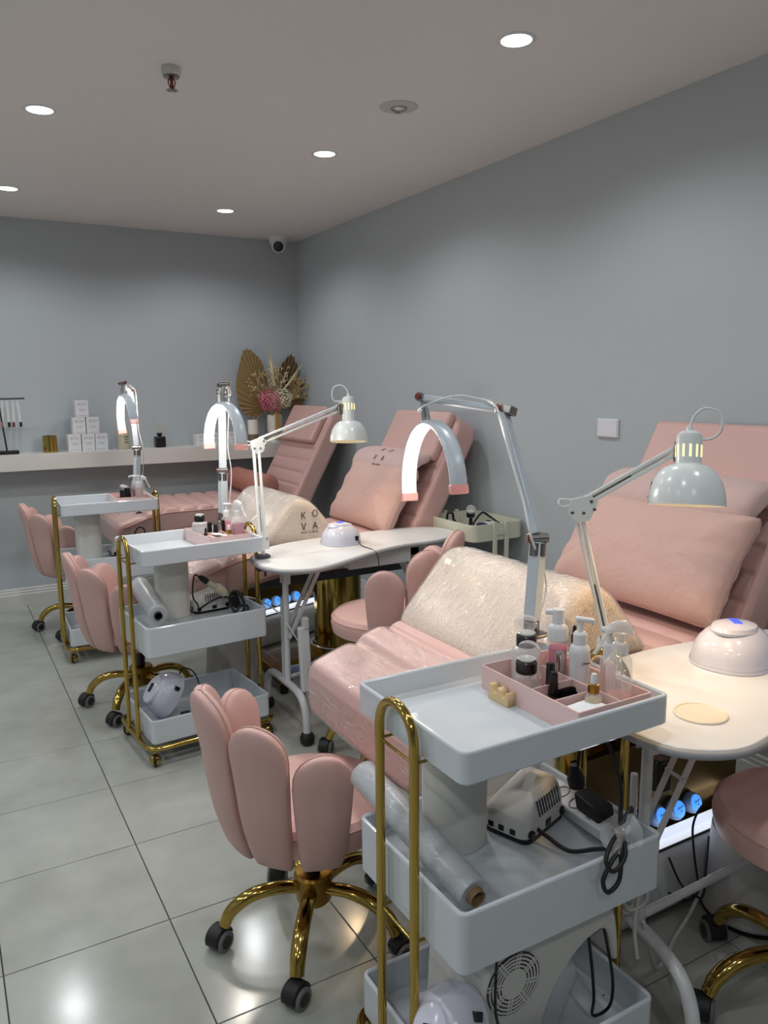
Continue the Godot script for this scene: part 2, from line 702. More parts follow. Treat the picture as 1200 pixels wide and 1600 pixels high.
	b = B.new()
	b.box(Vector3(-0.005, 0, 0), Vector3(0.01, 0.086, 0.128), 0.004, 2)
	part(t, "plate", b, M.white)
	b = B.new()
	b.box(Vector3(-0.011, 0, 0), Vector3(0.004, 0.076, 0.118), 0.0019, 2)
	part(t, "cover", b, mat("dedee4", 0.25))

func downlight(at: Vector2, label: String, seen: bool):
	var t := thing("downlight", label, "ceiling light", Vector3(at.x, HC, at.y), 0.0, "")
	var b := B.new()
	b.lathe([Vector2(0.052, -0.003), Vector2(0.056, -0.005), Vector2(0.064, -0.004), Vector2(0.067, 0)], 28)
	part(t, "trim_ring", b, M.white)
	b = B.new()
	b.lathe([Vector2(0, -0.0035), Vector2(0.04, -0.0032), Vector2(0.0525, -0.0025), Vector2(0.0525, 0.0)], 28)
	part(t, "lens", b, M.downlight)
	var l := SpotLight3D.new()
	l.name = "beam"
	l.position = Vector3(0, -0.02, 0)
	l.rotation.x = -PI / 2
	l.spot_angle = 77
	l.spot_angle_attenuation = 0.55
	l.light_color = Color(0.97, 0.985, 1.0)
	l.light_energy = 0.56
	l.light_size = 0.05
	l.spot_range = 12
	l.spot_attenuation = 2
	l.shadow_enabled = true
	t.add_child(l)

# ------------------------------------------------------------------ couches
const BW := 0.335     # half width of a couch
const BS := Vector2(0.479, 0.878)   # slope of a backrest (x, y)
const BN := Vector2(-0.878, 0.479)  # its front normal
const BP := Vector2(2.165, 0.78)    # where the backrest leaves the seat

func zloop(x: float, y0: float, y1: float, hw: float, r: float) -> PackedVector3Array:
	var o := PackedVector3Array()
	for p in rrect(hw * 2.0, y1 - y0, minf(r, (y1 - y0) * 0.49), 5):
		o.append(Vector3(x, (y0 + y1) * 0.5 + p.y, p.x))
	return o

func seat_top(x: float) -> float:
	return lerpf(0.668, 0.775, smoothstep(-0.35, 1.0, (x - 0.955) / 0.34) * 1.0) if x < 1.295 else 0.775

func seat_bot(x: float) -> float:
	return lerpf(0.52, 0.615, smoothstep(0.0, 1.0, (x - 0.955) / 0.5))

func seat_rings(grow: float, xa: float, xb: float, step: float, ribs: bool) -> Array:
	var rings := []
	var x := xa
	var cr := [0.93, 1.13, 1.25]
	while cr[-1] < 2.3:
		cr.append(cr[-1] + 0.115)
	while x <= xb:
		var bump := 0.0
		if ribs:
			for i in cr.size() - 1:
				if x >= cr[i] and x < cr[i + 1]:
					var t: float = 2.0 * (x - cr[i]) / (cr[i + 1] - cr[i]) - 1.0
					bump = -0.026 * pow(absf(t), 4.0)
					if i == 0 and t < 0:
						bump = 0.0
		var e := clampf((x - xa) / 0.035, 0, 1)
		var s := sqrt(1.0 - (1.0 - e) * (1.0 - e))
		var yt := seat_top(x) + bump
		var yb := seat_bot(x)
		var ym := (yt + yb) * 0.5
		var k := lerpf(0.62, 1.0, s)
		rings.append(zloop(x - grow * (1.0 - s), ym - (ym - yb + grow) * k, ym + (yt - ym + grow) * k, (BW + grow) - 0.03 * (1.0 - s), 0.035))
		x += step
	return rings

func back_pt(t: float, d: float, z: float) -> Vector3:
	var p := BP + BS * t + BN * d
	return Vector3(p.x, p.y, z)

func make_bed(label: String, zc: float) -> Node3D:
	var o := thing("treatment_bed", label, "treatment bed", Vector3(0, 0, zc))
	var b := B.new()
	b.loft(seat_rings(0.0, 0.955, 2.24, 0.009, true))
	part(o, "seat", b, M.leather)
	b = B.new()
	var edge := []
	for i in 30:
		var x := 1.0 + i * 0.04
		edge.append(Vector3(x, seat_top(x) - 0.035, BW + 0.001))
	b.tube(edge, 0.004, 6)
	part(o, "seat_piping", b, M.piping)
	var edge2 := []
	for p in edge:
		edge2.append(Vector3(p.x, p.y, -p.z))
	b = B.new()
	b.tube(edge2, 0.004, 6)
	part(o, "seat_piping", b, M.piping)
	# backrest
	var rings := []
	var t := -0.12
	while t <= 0.7001:
		var e := 0.0
		if t > 0.58:
			e = 0.115 - sqrt(maxf(0.0, 0.115 * 0.115 - pow(t - 0.58, 2)))
		var front := 0.0
		if t > 0.0 and t < 0.38:
			front = -0.03 * pow(absf(2.0 * fmod(t + 0.012, 0.095) / 0.095 - 1.0), 4.0)
		var ring := PackedVector3Array()
		var k := 1.0
		if t > 0.66:
			k = sqrt(maxf(0.03, 1.0 - pow((t - 0.66) / 0.042, 2)))
		for p in rrect(2.0 * (BW - e), 0.15, 0.035, 5):
			var d: float = p.y
			if d > 0:
				d += front * smoothstep(BW, BW - 0.09, absf(p.x))
			ring.append(back_pt(t, -0.075 + d * k, p.x))
		rings.append(ring)
		t += 0.006
	b = B.new()
	b.loft(rings)
	part(o, "backrest", b, M.leather)
	for s in [-1, 1]:
		b = B.new()
		var pp := []
		for i in 20:
			pp.append(back_pt(0.0 + i * 0.0305, 0.0 - 0.004, s * (BW - 0.02)))
		b.tube(pp, 0.0035, 6)
		part(o, "back_piping", b, M.piping)
	b = B.new()
	b.box(back_pt(0.545, 0.022, 0.0), Vector3(0.29, 0.056, 0.58), 0.024, 4, Basis(Vector3(BS.x, BS.y, 0), Vector3(BN.x, BN.y, 0), Vector3(0, 0, 1)))
	part(o, "headrest", b, M.leather)
	# frame and pedestal
	b = B.new()
	b.box(Vector3(1.75, 0.585, 0), Vector3(0.9, 0.05, 0.56), 0.008, 1)
	b.box(back_pt(0.2, -0.17, 0), Vector3(0.4, 0.03, 0.4), 0.006, 1, Basis(Vector3(BS.x, BS.y, 0), Vector3(BN.x, BN.y, 0), Vector3(0, 0, 1)))
	part(o, "frame", b, M.dark_grey)
	b = B.new()
	b.lathe([Vector2(0.15, 0.1), Vector2(0.15, 0.118), Vector2(0.132, 0.124), Vector2(0.132, 0.56), Vector2(0, 0.565)], 40, Transform3D(Basis(), Vector3(1.885, 0, 0)))
	part(o, "column", b, M.gold)
	b = B.new()
	b.lathe([Vector2(0.15, 0.119), Vector2(0.156, 0.124), Vector2(0.15, 0.129), Vector2(0.144, 0.124), Vector2(0.15, 0.119)], 40, Transform3D(Basis(), Vector3(1.885, 0, 0)))
	part(o, "column_ring", b, M.white)
	b = B.new()
	b.box(Vector3(1.885, 0.085, 0), Vector3(0.9, 0.03, 0.2), 0.004, 1)
	for x in [1.44, 2.33]:
		b.box(Vector3(x, 0.085, 0), Vector3(0.075, 0.062, 0.6), 0.01, 2)
	part(o, "base_frame", b, M.gold_satin)
	for x in [1.44, 2.33]:
		for z in [-0.27, 0.27]:
			b = B.new()
			b.lathe([Vector2(0, 0), Vector2(0.022, 0), Vector2(0.022, 0.04), Vector2(0.012, 0.054), Vector2(0, 0.055)], 14, Transform3D(Basis(), Vector3(x, 0, z)))
			part(o, "foot", b, M.black_rubber)
	b = B.new()
	b.loft(seat_rings(0.0035, 0.951, 1.262, 0.0125, true), true, false)
	var film := part(o, "plastic_wrap", b, M.wrap, "clear plastic film wrapped round the foot end")
	# bunched film ridges, kept whitish to stand in for streaks of glint
	var rng := RandomNumberGenerator.new()
	rng.seed = 31
	b = B.new()
	for k in 120:
		var z := rng.randf_range(-0.31, 0.27)
		var l := rng.randf_range(0.02, 0.09)
		var pts := []
		if k < 75:
			var x: float = rng.randf_range(0.99, 1.105) if k < 50 else rng.randf_range(1.165, 1.225)
			var dx := rng.randf_range(-0.02, 0.02)
			for i in 4:
				var xx := x + dx * i / 3.0 + rng.randf_range(-0.003, 0.003)
				pts.append(Vector3(xx, seat_top(xx) + 0.0038, minf(z + l * i / 3.0, 0.31)))
		else:
			var y := rng.randf_range(0.545, 0.645)
			var dy := rng.randf_range(-0.02, 0.02)
			for i in 4:
				pts.append(Vector3(0.9515 + absf(y + dy * i / 3.0 - 0.6) * 0.12, y + dy * i / 3.0, minf(z + l * i / 3.0, 0.31)))
		b.tube(pts, [0.0003, 0.0012, 0.001, 0.0003], 5)
	part(film, "film_ridges", b, M.film_glint).set_meta("kind", "stuff")
	return o

func bolster_rings(grow: float) -> Array:
	var pts := curve2([Vector2(1.30, 0.79), Vector2(1.40, 0.905), Vector2(1.475, 0.985), Vector2(1.535, 1.0), Vector2(1.60, 0.972), Vector2(1.675, 0.885), Vector2(1.745, 0.80), Vector2(1.735, 0.772), Vector2(1.6, 0.768), Vector2(1.33, 0.766)], 4)
	var c := Vector2(1.54, 0.86)
	var rings := []
	for q in [[-0.335, 0.72], [-0.332, 0.86], [-0.322, 0.94], [-0.305, 0.985], [-0.27, 1.0], [-0.1, 1.0], [0.1, 1.0], [0.27, 1.0], [0.305, 0.985], [0.322, 0.94], [0.332, 0.86], [0.335, 0.72]]:
		var rg := PackedVector3Array()
		for p in pts:
			var v: Vector2 = c + (p - c) * q[1]
			var d: Vector2 = (p - c).normalized() * grow
			rg.append(Vector3(v.x + d.x, maxf(v.y + d.y, 0.768), q[0] + signf(q[0]) * grow))
		rings.append(rg)
	return rings

func kova(parent: Node3D, org: Transform3D, s: float):
	var rows := [["K", -0.52, 0.42], ["O", 0.52, 0.52], ["V", -0.5, -0.5], ["A", 0.5, -0.5]]
	for r in rows:
		lettering(parent, r[0], s, org * Transform3D(Basis(), Vector3(r[1] * s * 1.8, r[2] * s * 1.75, 0)), M.ink)
	lettering(parent, "NAILS & MEDI", s * 0.3, org * Transform3D(Basis(), Vector3(0.0, -1.72 * s, 0)), M.ink)

func make_bolster(label: String, zc: float, logo: bool):
	var o := thing("knee_bolster", label, "bolster", Vector3(0, 0, zc))
	var b := B.new()
	b.loft(bolster_rings(0.0))
	part(o, "cushion", b, M.champagne)
	if logo:
		kova(o, Transform3D(Basis(Vector3.UP, 0.0), Vector3(1.57, 0.893, 0.3412)), 0.034)
	b = B.new()
	b.loft(bolster_rings(0.004))
	var film := part(o, "plastic_wrap", b, M.wrap_bolster, "creased clear film over the cushion")
	var rng := RandomNumberGenerator.new()
	rng.seed = 41
	var pr: PackedVector3Array = bolster_rings(0.0048)[5]
	b = B.new()  # whitish film ridges drawn in as the highlights of its creases
	for k in 260:
		var u := rng.randf_range(1.0, 16.0)
		var z := rng.randf_range(-0.29, 0.29)
		var du := rng.randf_range(0.4, 2.2)
		var dz := rng.randf_range(-0.012, 0.025)
		var pts := []
		for i in 4:
			var q := clampf(u + du * i / 3.0, 0.0, 18.0)
			var p: Vector3 = pr[int(q)].lerp(pr[int(q) + 1], q - int(q))
			pts.append(Vector3(p.x, p.y, z + dz * i / 3.0 + rng.randf_range(-0.002, 0.002)))
		b.tube(pts, [0.0002, 0.0009, 0.0008, 0.0002], 5)
	part(film, "film_ridges", b, M.film_glint).set_meta("kind", "stuff")

func make_pillow(label: String, at: Vector3, w: float, h: float, th: float, tilt: float, roll: float):
	var o := thing("pillow", label, "pillow", at)
	o.basis = Basis(Vector3.UP, -PI / 2) * Basis(Vector3.RIGHT, -tilt) * Basis(Vector3(0, 0, 1), roll)
	var outl := []
	var nn := 14
	for q in 4:
		for i in nn:
			var t := float(i) / nn * 2.0 - 1.0
			var cc := 1.0 - 0.035 * (1.0 - t * t) - 0.02 * pow(absf(t), 14.0)
			var p: Vector2 = [Vector2(1, t), Vector2(-t, 1), Vector2(-1, -t), Vector2(t, -1)][q]
			outl.append(Vector2(p.x * w * 0.5 * (cc if q in [0, 2] else 1.0 - 0.02 * pow(absf(t), 14.0)), p.y * h * 0.5 * (cc if q in [1, 3] else 1.0 - 0.02 * pow(absf(t), 14.0))))
	var wr := FastNoiseLite.new()
	wr.seed = 4
	wr.frequency = 9.0
	var f := func(p: Vector3) -> Vector3:
		var k := clampf(absf(p.x) / (w * 0.5), 0, 1)
		return p + Vector3(0, 0, 0.015 * k * wr.get_noise_2d(p.x * 0.35, p.y * 1.6) * signf(p.z) * (0.0 if absf(p.z) < 0.004 else 1.0))
	var b := B.new()
	b.puff(outl, func(p: Vector2) -> Vector2: return Vector2(clampf(p.x, -w * 0.5 + h * 0.5, w * 0.5 - h * 0.5), 0.0), th, 2.6, f, 0.04)
	part(o, "cover", b, M.velvet)
	var ed := []
	for p in outl:
		ed.append(Vector3(p.x, p.y, 0))
	b = B.new()
	b.tube(ed, 0.003, 5, true)
	part(o, "seam", b, M.seam)

func make_neck(label: String, zc: float, at: Vector2, logo: float):
	# soft flat roll that drapes over the top of the pillow
	var o := thing("neck_cushion", label, "neck cushion", Vector3(at.x, at.y, zc))
	var pts := curve2([Vector2(-0.10, -0.045), Vector2(-0.092, -0.005), Vector2(-0.055, 0.036), Vector2(0.01, 0.056), Vector2(0.075, 0.056), Vector2(0.105, 0.04), Vector2(0.09, 0.012), Vector2(0.03, -0.005), Vector2(-0.04, -0.045), Vector2(-0.09, -0.07)], 4)
	var rings := []
	for q in [[-0.325, 0.25], [-0.322, 0.5], [-0.312, 0.72], [-0.29, 0.88], [-0.24, 0.97], [0.0, 1.0], [0.24, 0.97], [0.29, 0.88], [0.312, 0.72], [0.322, 0.5], [0.325, 0.25]]:
		var rg := PackedVector3Array()
		for p in pts:
			rg.append(Vector3(p.x * q[1], p.y * q[1] * 1.15, q[0]))
		rings.append(rg)
	var b := B.new()
	b.loft(rings)
	part(o, "cover", b, M.velvet_mauve)
	var rows := [[10, ["K", "O"]], [6, ["V", "A"]], [3, ["NAILS & MEDI"]]]
	for r in rows:
		var sq := Vector2(1.0, 1.15)
		var c: Vector2 = pts[r[0]] * sq
		var d: Vector2 = (pts[r[0] + 1] * sq - pts[r[0] - 1] * sq).normalized()
		var u := Vector3(d.x, d.y, 0)
		var nn := Vector3(-u.y, u.x, 0)
		for k in r[1].size():
			var off: float = 0.0 if r[1].size() == 1 else (k - 0.5) * 0.085
			lettering(o, r[1][k], 0.03 if r[1].size() == 2 else 0.01, Transform3D(Basis(Vector3(0, 0, 1), u, nn), Vector3(c.x, c.y, logo + off) + nn * 0.004), M.ink)

func build_beds():
	make_bed("pink ribbed treatment bed nearest the camera with film on its foot end", -1.85)
	make_bed("pink ribbed treatment bed in the middle, beside the cream wheeled cart", -3.83)
	make_bed("pink ribbed treatment bed by the back wall, without a velvet pillow", -5.4)
	make_bolster("champagne wedge bolster under plastic on the nearest bed, behind the white trolley", -1.85, false)
	make_bolster("champagne wedge bolster under plastic with a KOVA logo on its end", -3.83, true)
	make_pillow("large pink velvet pillow leaning on the nearest bed's backrest", Vector3(2.10, 0.968, -1.85), 0.72, 0.385, 0.15, 0.56, 0.0)
	make_pillow("pink velvet pillow on the middle bed, under the logo neck cushion", Vector3(2.10, 0.945, -3.81), 0.66, 0.385, 0.15, 0.54, 0.0)
	make_neck("pink velvet neck cushion above the large pillow, behind the white desk lamp", -1.85, Vector2(2.265, 1.168), -0.02)
	make_neck("pink velvet neck cushion with a dark KOVA logo on the middle bed", -3.86, Vector2(2.245, 1.125), 0.02)
	var o := thing("round_bolster", "terracotta leather round bolster lying at the backrest of the far bed", "bolster", Vector3(1.985, 0.855, -5.42))
	var b := B.new()
	var prof := []
	for i in 9:
		var an := PI / 2 * i / 8.0
		prof.append(Vector2(0.085 * sin(an), -0.31 - 0.03 * cos(an)))
	for i in range(8, -1, -1):
		var an := PI / 2 * i / 8.0
		prof.append(Vector2(0.085 * sin(an), 0.31 + 0.03 * cos(an)))
	b.lathe(prof, 28, Transform3D(basis_from(Vector3(0, 0, 1)), Vector3.ZERO))
	part(o, "cover", b, M.terracotta)
	for s in [-1, 1]:
		b = B.new()
		var rg := []
		for i in 28:
			rg.append(Vector3(cos(TAU * i / 28) * 0.085, sin(TAU * i / 28) * 0.085, s * 0.308))
		b.tube(rg, 0.0035, 6, true)
		part(o, "piping", b, M.terracotta)
	# control consoles at floor level
	console("white floor console with lit blue buttons under the nearest table", Vector3(1.86, 0, -1.45), 0.0)
	console("white floor console with lit blue buttons seen under the middle table", Vector3(1.80, 0, -4.36), 0.3)

func console(label: String, at: Vector3, turn: float):
	var o := thing("control_console", label, "console", at, turn)
	var b := B.new()
	var rings := []
	for x in [-0.36, 0.36]:
		var rg := PackedVector3Array()
		for p in [Vector2(-0.06, 0), Vector2(0.02, 0.0), Vector2(0.045, 0.02), Vector2(0.055, 0.06), Vector2(0.05, 0.12), Vector2(0.036, 0.16), Vector2(0.012, 0.18), Vector2(-0.06, 0.18)]:
			rg.append(Vector3(x, p.y, p.x))
		rings.append(rg)
	b.loft(rings)
	part(o, "body", b, M.white)
	b = B.new()
	b.box(Vector3(0, 0.183, -0.02), Vector3(0.715, 0.008, 0.062), 0.002, 1)
	part(o, "groove", b, M.black)
	b = B.new()
	b.box(Vector3(0, 0.193, -0.022), Vector3(0.72, 0.014, 0.06), 0.004, 2)
	part(o, "top_strip", b, M.strip_light, "glowing white strip along the top edge")
	var sl := AreaLight3D.new()
	sl.name = "strip_glow"
	sl.area_size = Vector2(0.7, 0.05)
	sl.light_color = Color("f2f6ff")
	sl.light_energy = 0.02
	sl.area_range = 3
	sl.shadow_enabled = true
	o.add_child(sl)
	sl.transform = Transform3D(Basis(Vector3.RIGHT, PI / 2 + 0.5), Vector3(0, 0.205, -0.02))
	b = B.new()
	b.box(Vector3(0, 0.28, -0.1), Vector3(0.72, 0.40, 0.03), 0.004, 1)
	part(o, "back_panel", b, M.bronze)
	for k in 4:
		var x := -0.108 + k * 0.078
		var dir := Vector3(0.12, 0.42, 1).normalized()
		var c := Vector3(x, 0.232, -0.072)
		var xf := Transform3D(basis_from(dir, Vector3.DOWN), c)
		b = B.new()
		b.lathe([Vector2(0.03, -0.012), Vector2(0.033, 0.0), Vector2(0.032, 0.012), Vector2(0.027, 0.018), Vector2(0, 0.018)], 24, xf)
		var bt := part(o, "button", b, M.blue_ring)
		b = B.new()
		b.lathe([Vector2(0.0245, 0.018), Vector2(0.0245, 0.0215), Vector2(0.02, 0.0235), Vector2(0, 0.025)], 24, xf)
		part(bt, "lit_face", b, M.blue)
		b = B.new()
		var up := (Vector3.UP - dir * dir.y).normalized()
		var rt := up.cross(dir)
		var q := c + dir * 0.0255
		b.tube([q - rt * 0.013 + up * 0.002, q - rt * 0.008 + up * 0.008, q - rt * 0.002 + up * 0.004, q + rt * 0.006 + up * 0.006, q + rt * 0.013 + up * 0.008], 0.0011, 5)
		b.begin()
		b.tri(b.pt(q - rt * 0.004 - up * 0.003), b.pt(q + rt * 0.004 - up * 0.003), b.pt(q - up * 0.0095))
		b.end(false)
		part(bt, "symbol", b, M.ink)

# ------------------------------------------------------------------ nail tables
func build_tables():
	var o := nail_table("white kidney-shaped nail table in the middle with a cord hanging over its edge", Vector3(1.30, 0, -3.08), 0.0)
	var e := nail_table("white kidney-shaped nail table at the right edge holding the round mat", Vector3(1.40, 0, -1.13), -0.18)

func nail_table(label: String, at: Vector3, turn: float) -> Node3D:
	var o := thing("nail_table", label, "nail table", at, turn)
	# outline in local x,z; the table runs away along +x
	var poly := curve2([Vector2(-0.145, -0.02), Vector2(-0.10, 0.115), Vector2(0.0, 0.168), Vector2(0.10, 0.155), Vector2(0.25, 0.085), Vector2(0.42, 0.0), Vector2(0.60, -0.055), Vector2(0.78, -0.06), Vector2(0.9, -0.10), Vector2(0.99, -0.2), Vector2(0.98, -0.33), Vector2(0.88, -0.41), Vector2(0.68, -0.43), Vector2(0.45, -0.42), Vector2(0.22, -0.40), Vector2(0.02, -0.33), Vector2(-0.11, -0.19)], 6)
	var b := B.new()
	b.prism(poly, 0.776, 0.80, 0.002)
	part(o, "tabletop", b, M.table_white)
	b = B.new()
	var ed := []
	for p in poly:
		ed.append(Vector3(p.x, 0.7875, p.y))
	b.tube(ed, 0.0105, 6, true, 0.95)
	part(o, "edge_band", b, M.grey_edge)
	b = B.new()
	b.box(Vector3(0.5, 0.735, -0.22), Vector3(0.34, 0.08, 0.24), 0.008, 2)
	part(o, "drawer", b, M.white)
	for e in 2:
		var x: float = [0.0, 0.84][e]
		var zo: float = [0.0, -0.17][e]
		# T-shaped leg: post, floor bar with down-turned ends, casters
		var zp := zo - 0.085
		b = B.new()
		b.tube([Vector3(x, 0.69, zp), Vector3(x, 0.21, zp)], 0.014, 14)
		b.tube([Vector3(x, 0.6, zp - 0.045), Vector3(x, 0.21, zp - 0.045)], 0.009, 10)
		part(o, "post", b, M.tube_white)
		b = B.new()
		b.tube(curve([Vector3(x, 0.05, zo + 0.115), Vector3(x, 0.13, zo + 0.108), Vector3(x, 0.19, zo + 0.07), Vector3(x, 0.212, zo), Vector3(x, 0.214, zo - 0.12), Vector3(x, 0.212, zo - 0.24), Vector3(x, 0.19, zo - 0.31), Vector3(x, 0.13, zo - 0.345), Vector3(x, 0.05, zo - 0.35)], 5), 0.0175, 14)
		part(o, "foot_bar", b, M.tube_white)
		for z in [0.115, -0.35]:
			b = B.new()
			b.lathe([Vector2(0, 0), Vector2(0.02, 0.001), Vector2(0.031, 0.012), Vector2(0.033, 0.03), Vector2(0.028, 0.046), Vector2(0.02, 0.056), Vector2(0, 0.057)], 14, Transform3D(Basis(), Vector3(x, 0, zo + z)))
			part(o, "caster", b, M.black_rubber)
		b = B.new()
		for dz in [-0.052, -0.008]:
			b.box(Vector3(x, 0.73, zp + 0.03 + dz), Vector3(0.032, 0.1, 0.004), 0.0015, 1)
		cyl(b, Vector3(x, 0.7, zp + 0.031), Vector3(x, 0.7, zp - 0.03), 0.005, 8)
		part(o, "hinge_bracket", b, M.tube_white)
		# folding brace
		var sx := 1.0 if e == 0 else -1.0
		b = B.new()
		for dz in [-0.056, -0.004]:
			var p0 := Vector3(x + sx * 0.005, 0.44, zp + 0.03 + dz)
			var p1 := Vector3(x + sx * 0.175, 0.755, zp + 0.03 + dz - 0.01)
			b.box((p0 + p1) * 0.5, Vector3(0.02, (p1 - p0).length() + 0.02, 0.0035), 0.0015, 1, basis_from(p1 - p0, Vector3.BACK))
		for q in [Vector3(x + sx * 0.005, 0.44, zp + 0.03), Vector3(x + sx * 0.09, 0.60, zp + 0.025), Vector3(x + sx * 0.175, 0.755, zp + 0.022)]:
			cyl(b, q + Vector3(0, 0, 0.004), q + Vector3(0, 0, -0.065), 0.005, 8)
		b.box(Vector3(x + sx * 0.178, 0.758, zp), Vector3(0.034, 0.036, 0.07), 0.008, 2)
		part(o, "folding_brace", b, M.tube_white)
	b = B.new()
	b.tube([Vector3(0, 0.24, -0.09), Vector3(0.84, 0.24, -0.26)], 0.011, 10)
	part(o, "stretcher", b, M.tube_white)
	return o

# ------------------------------------------------------------------ trolleys
func build_trolleys():
	var o := make_trolley("white three-tier trolley with gold frame, nearest and largest", Vector3(1.02, 0, -1.248), 0.0)
	dup(o, "white three-tier trolley with gold frame in the middle, holding a black-cored film roll", Vector3(0.917, 0, -3.305), 0.075)
	dup(o, "white three-tier trolley with gold frame farthest back, by the shelf", Vector3(0.842, 0, -4.76), -0.043)

func make_trolley(label: String, at: Vector3, turn: float) -> Node3D:
	var o := thing("trolley", label, "trolley", at, turn)
	for q in [["top_tray", 0.845, 0.91, 0.014], ["middle_tray", 0.467, 0.594, 0.074], ["bottom_tray", 0.098, 0.20, 0.014]]:
		var b := B.new()
		tray_mesh(b, 0.53, 0.40, q[1], q[2], 0.011, 0.02, q[3])
		part(o, q[0], b, M.tray)
	for s in [-1.0, 1.0]:
		var b := B.new()
		var x: float = s * 0.283
		var pts := [Vector3(x, 0.085, -0.066)]
		for i in 13:
			var an := PI * i / 12.0
			pts.append(Vector3(x, 0.874 + 0.062 * sin(an), -0.066 * cos(an)))
		pts.append(Vector3(x, 0.085, 0.066))
		b.tube(pts, 0.0098, 14)
		part(o, "handle", b, M.gold)
		for y in [0.838, 0.46, 0.11]:
			b = B.new()
			b.tube([Vector3(x, y, -0.066), Vector3(x, y, 0.066)], 0.0035, 6)
			for z in [-0.066, 0.066]:
				b.tube([Vector3(x, y, z), Vector3(x - s * 0.04, y, z)], 0.0035, 6)
			part(o, "brace", b, M.gold)
	var b := B.new()
	var ring := []
	for p in rrect(0.566, 0.42, 0.055, 6):
		ring.append(Vector3(p.x, 0.083, p.y))
	b.tube(ring, 0.0105, 10, true)
	part(o, "base_frame", b, M.gold)
	for s in [[-1, -1], [-1, 1], [1, -1], [1, 1]]:
		var c := Vector3(s[0] * 0.255, 0.03, s[1] * 0.185)
		var w := Node3D.new()
		w.name = "wheel"
		o.add_child(w, true)
		b = B.new()
		b.lathe([Vector2(0, -0.026), Vector2(0.013, -0.0225), Vector2(0.0225, -0.013), Vector2(0.026, 0.0), Vector2(0.0225, 0.013), Vector2(0.013, 0.0225), Vector2(0, 0.026)], 20, Transform3D(Basis(), c))
		cyl(b, c, c + Vector3(0, 0.05, 0), 0.006, 10)
		part(w, "ball", b, M.gold)
		b = B.new()
		var an: float = [0.4, 1.2, 0.7, 2.0][(s[0] + 1) + (s[1] + 1) / 2]
		var rg := []
		for i in 20:
			rg.append(c + Basis(Vector3.UP, an) * Vector3(cos(TAU * i / 20) * 0.0235, sin(TAU * i / 20) * 0.0235, 0))
		b.tube(rg, 0.0065, 8, true)
		part(w, "tyre", b, M.black_rubber)
	return o

# ------------------------------------------------------------------ chairs
func build_chairs():
	var seat_yaw := 0.09
	chair("pink petal-back chair nearest the camera, in front of the close trolley", Vector3(0.825, 0, -1.862), PI + seat_yaw, 0.0, 0.0)
	chair("pink petal-back chair behind the middle trolley", Vector3(0.785, 0, -3.80), PI + 0.02, 0.0, 0.1)
	chair("pink petal-back chair by the back wall, leftmost in the picture", Vector3(0.735, 0, -5.262), PI + 0.05, 0.05, 0.0)
	chair("raised pink petal-back chair between the middle table and the nearest bed", Vector3(1.555, 0, -2.70), -0.96, 0.19, 0.3)
	chair("pink chair cut by the right edge, a black cord across its seat", Vector3(1.765, 0, -1.0), -1.0, 0.09, 0.08)

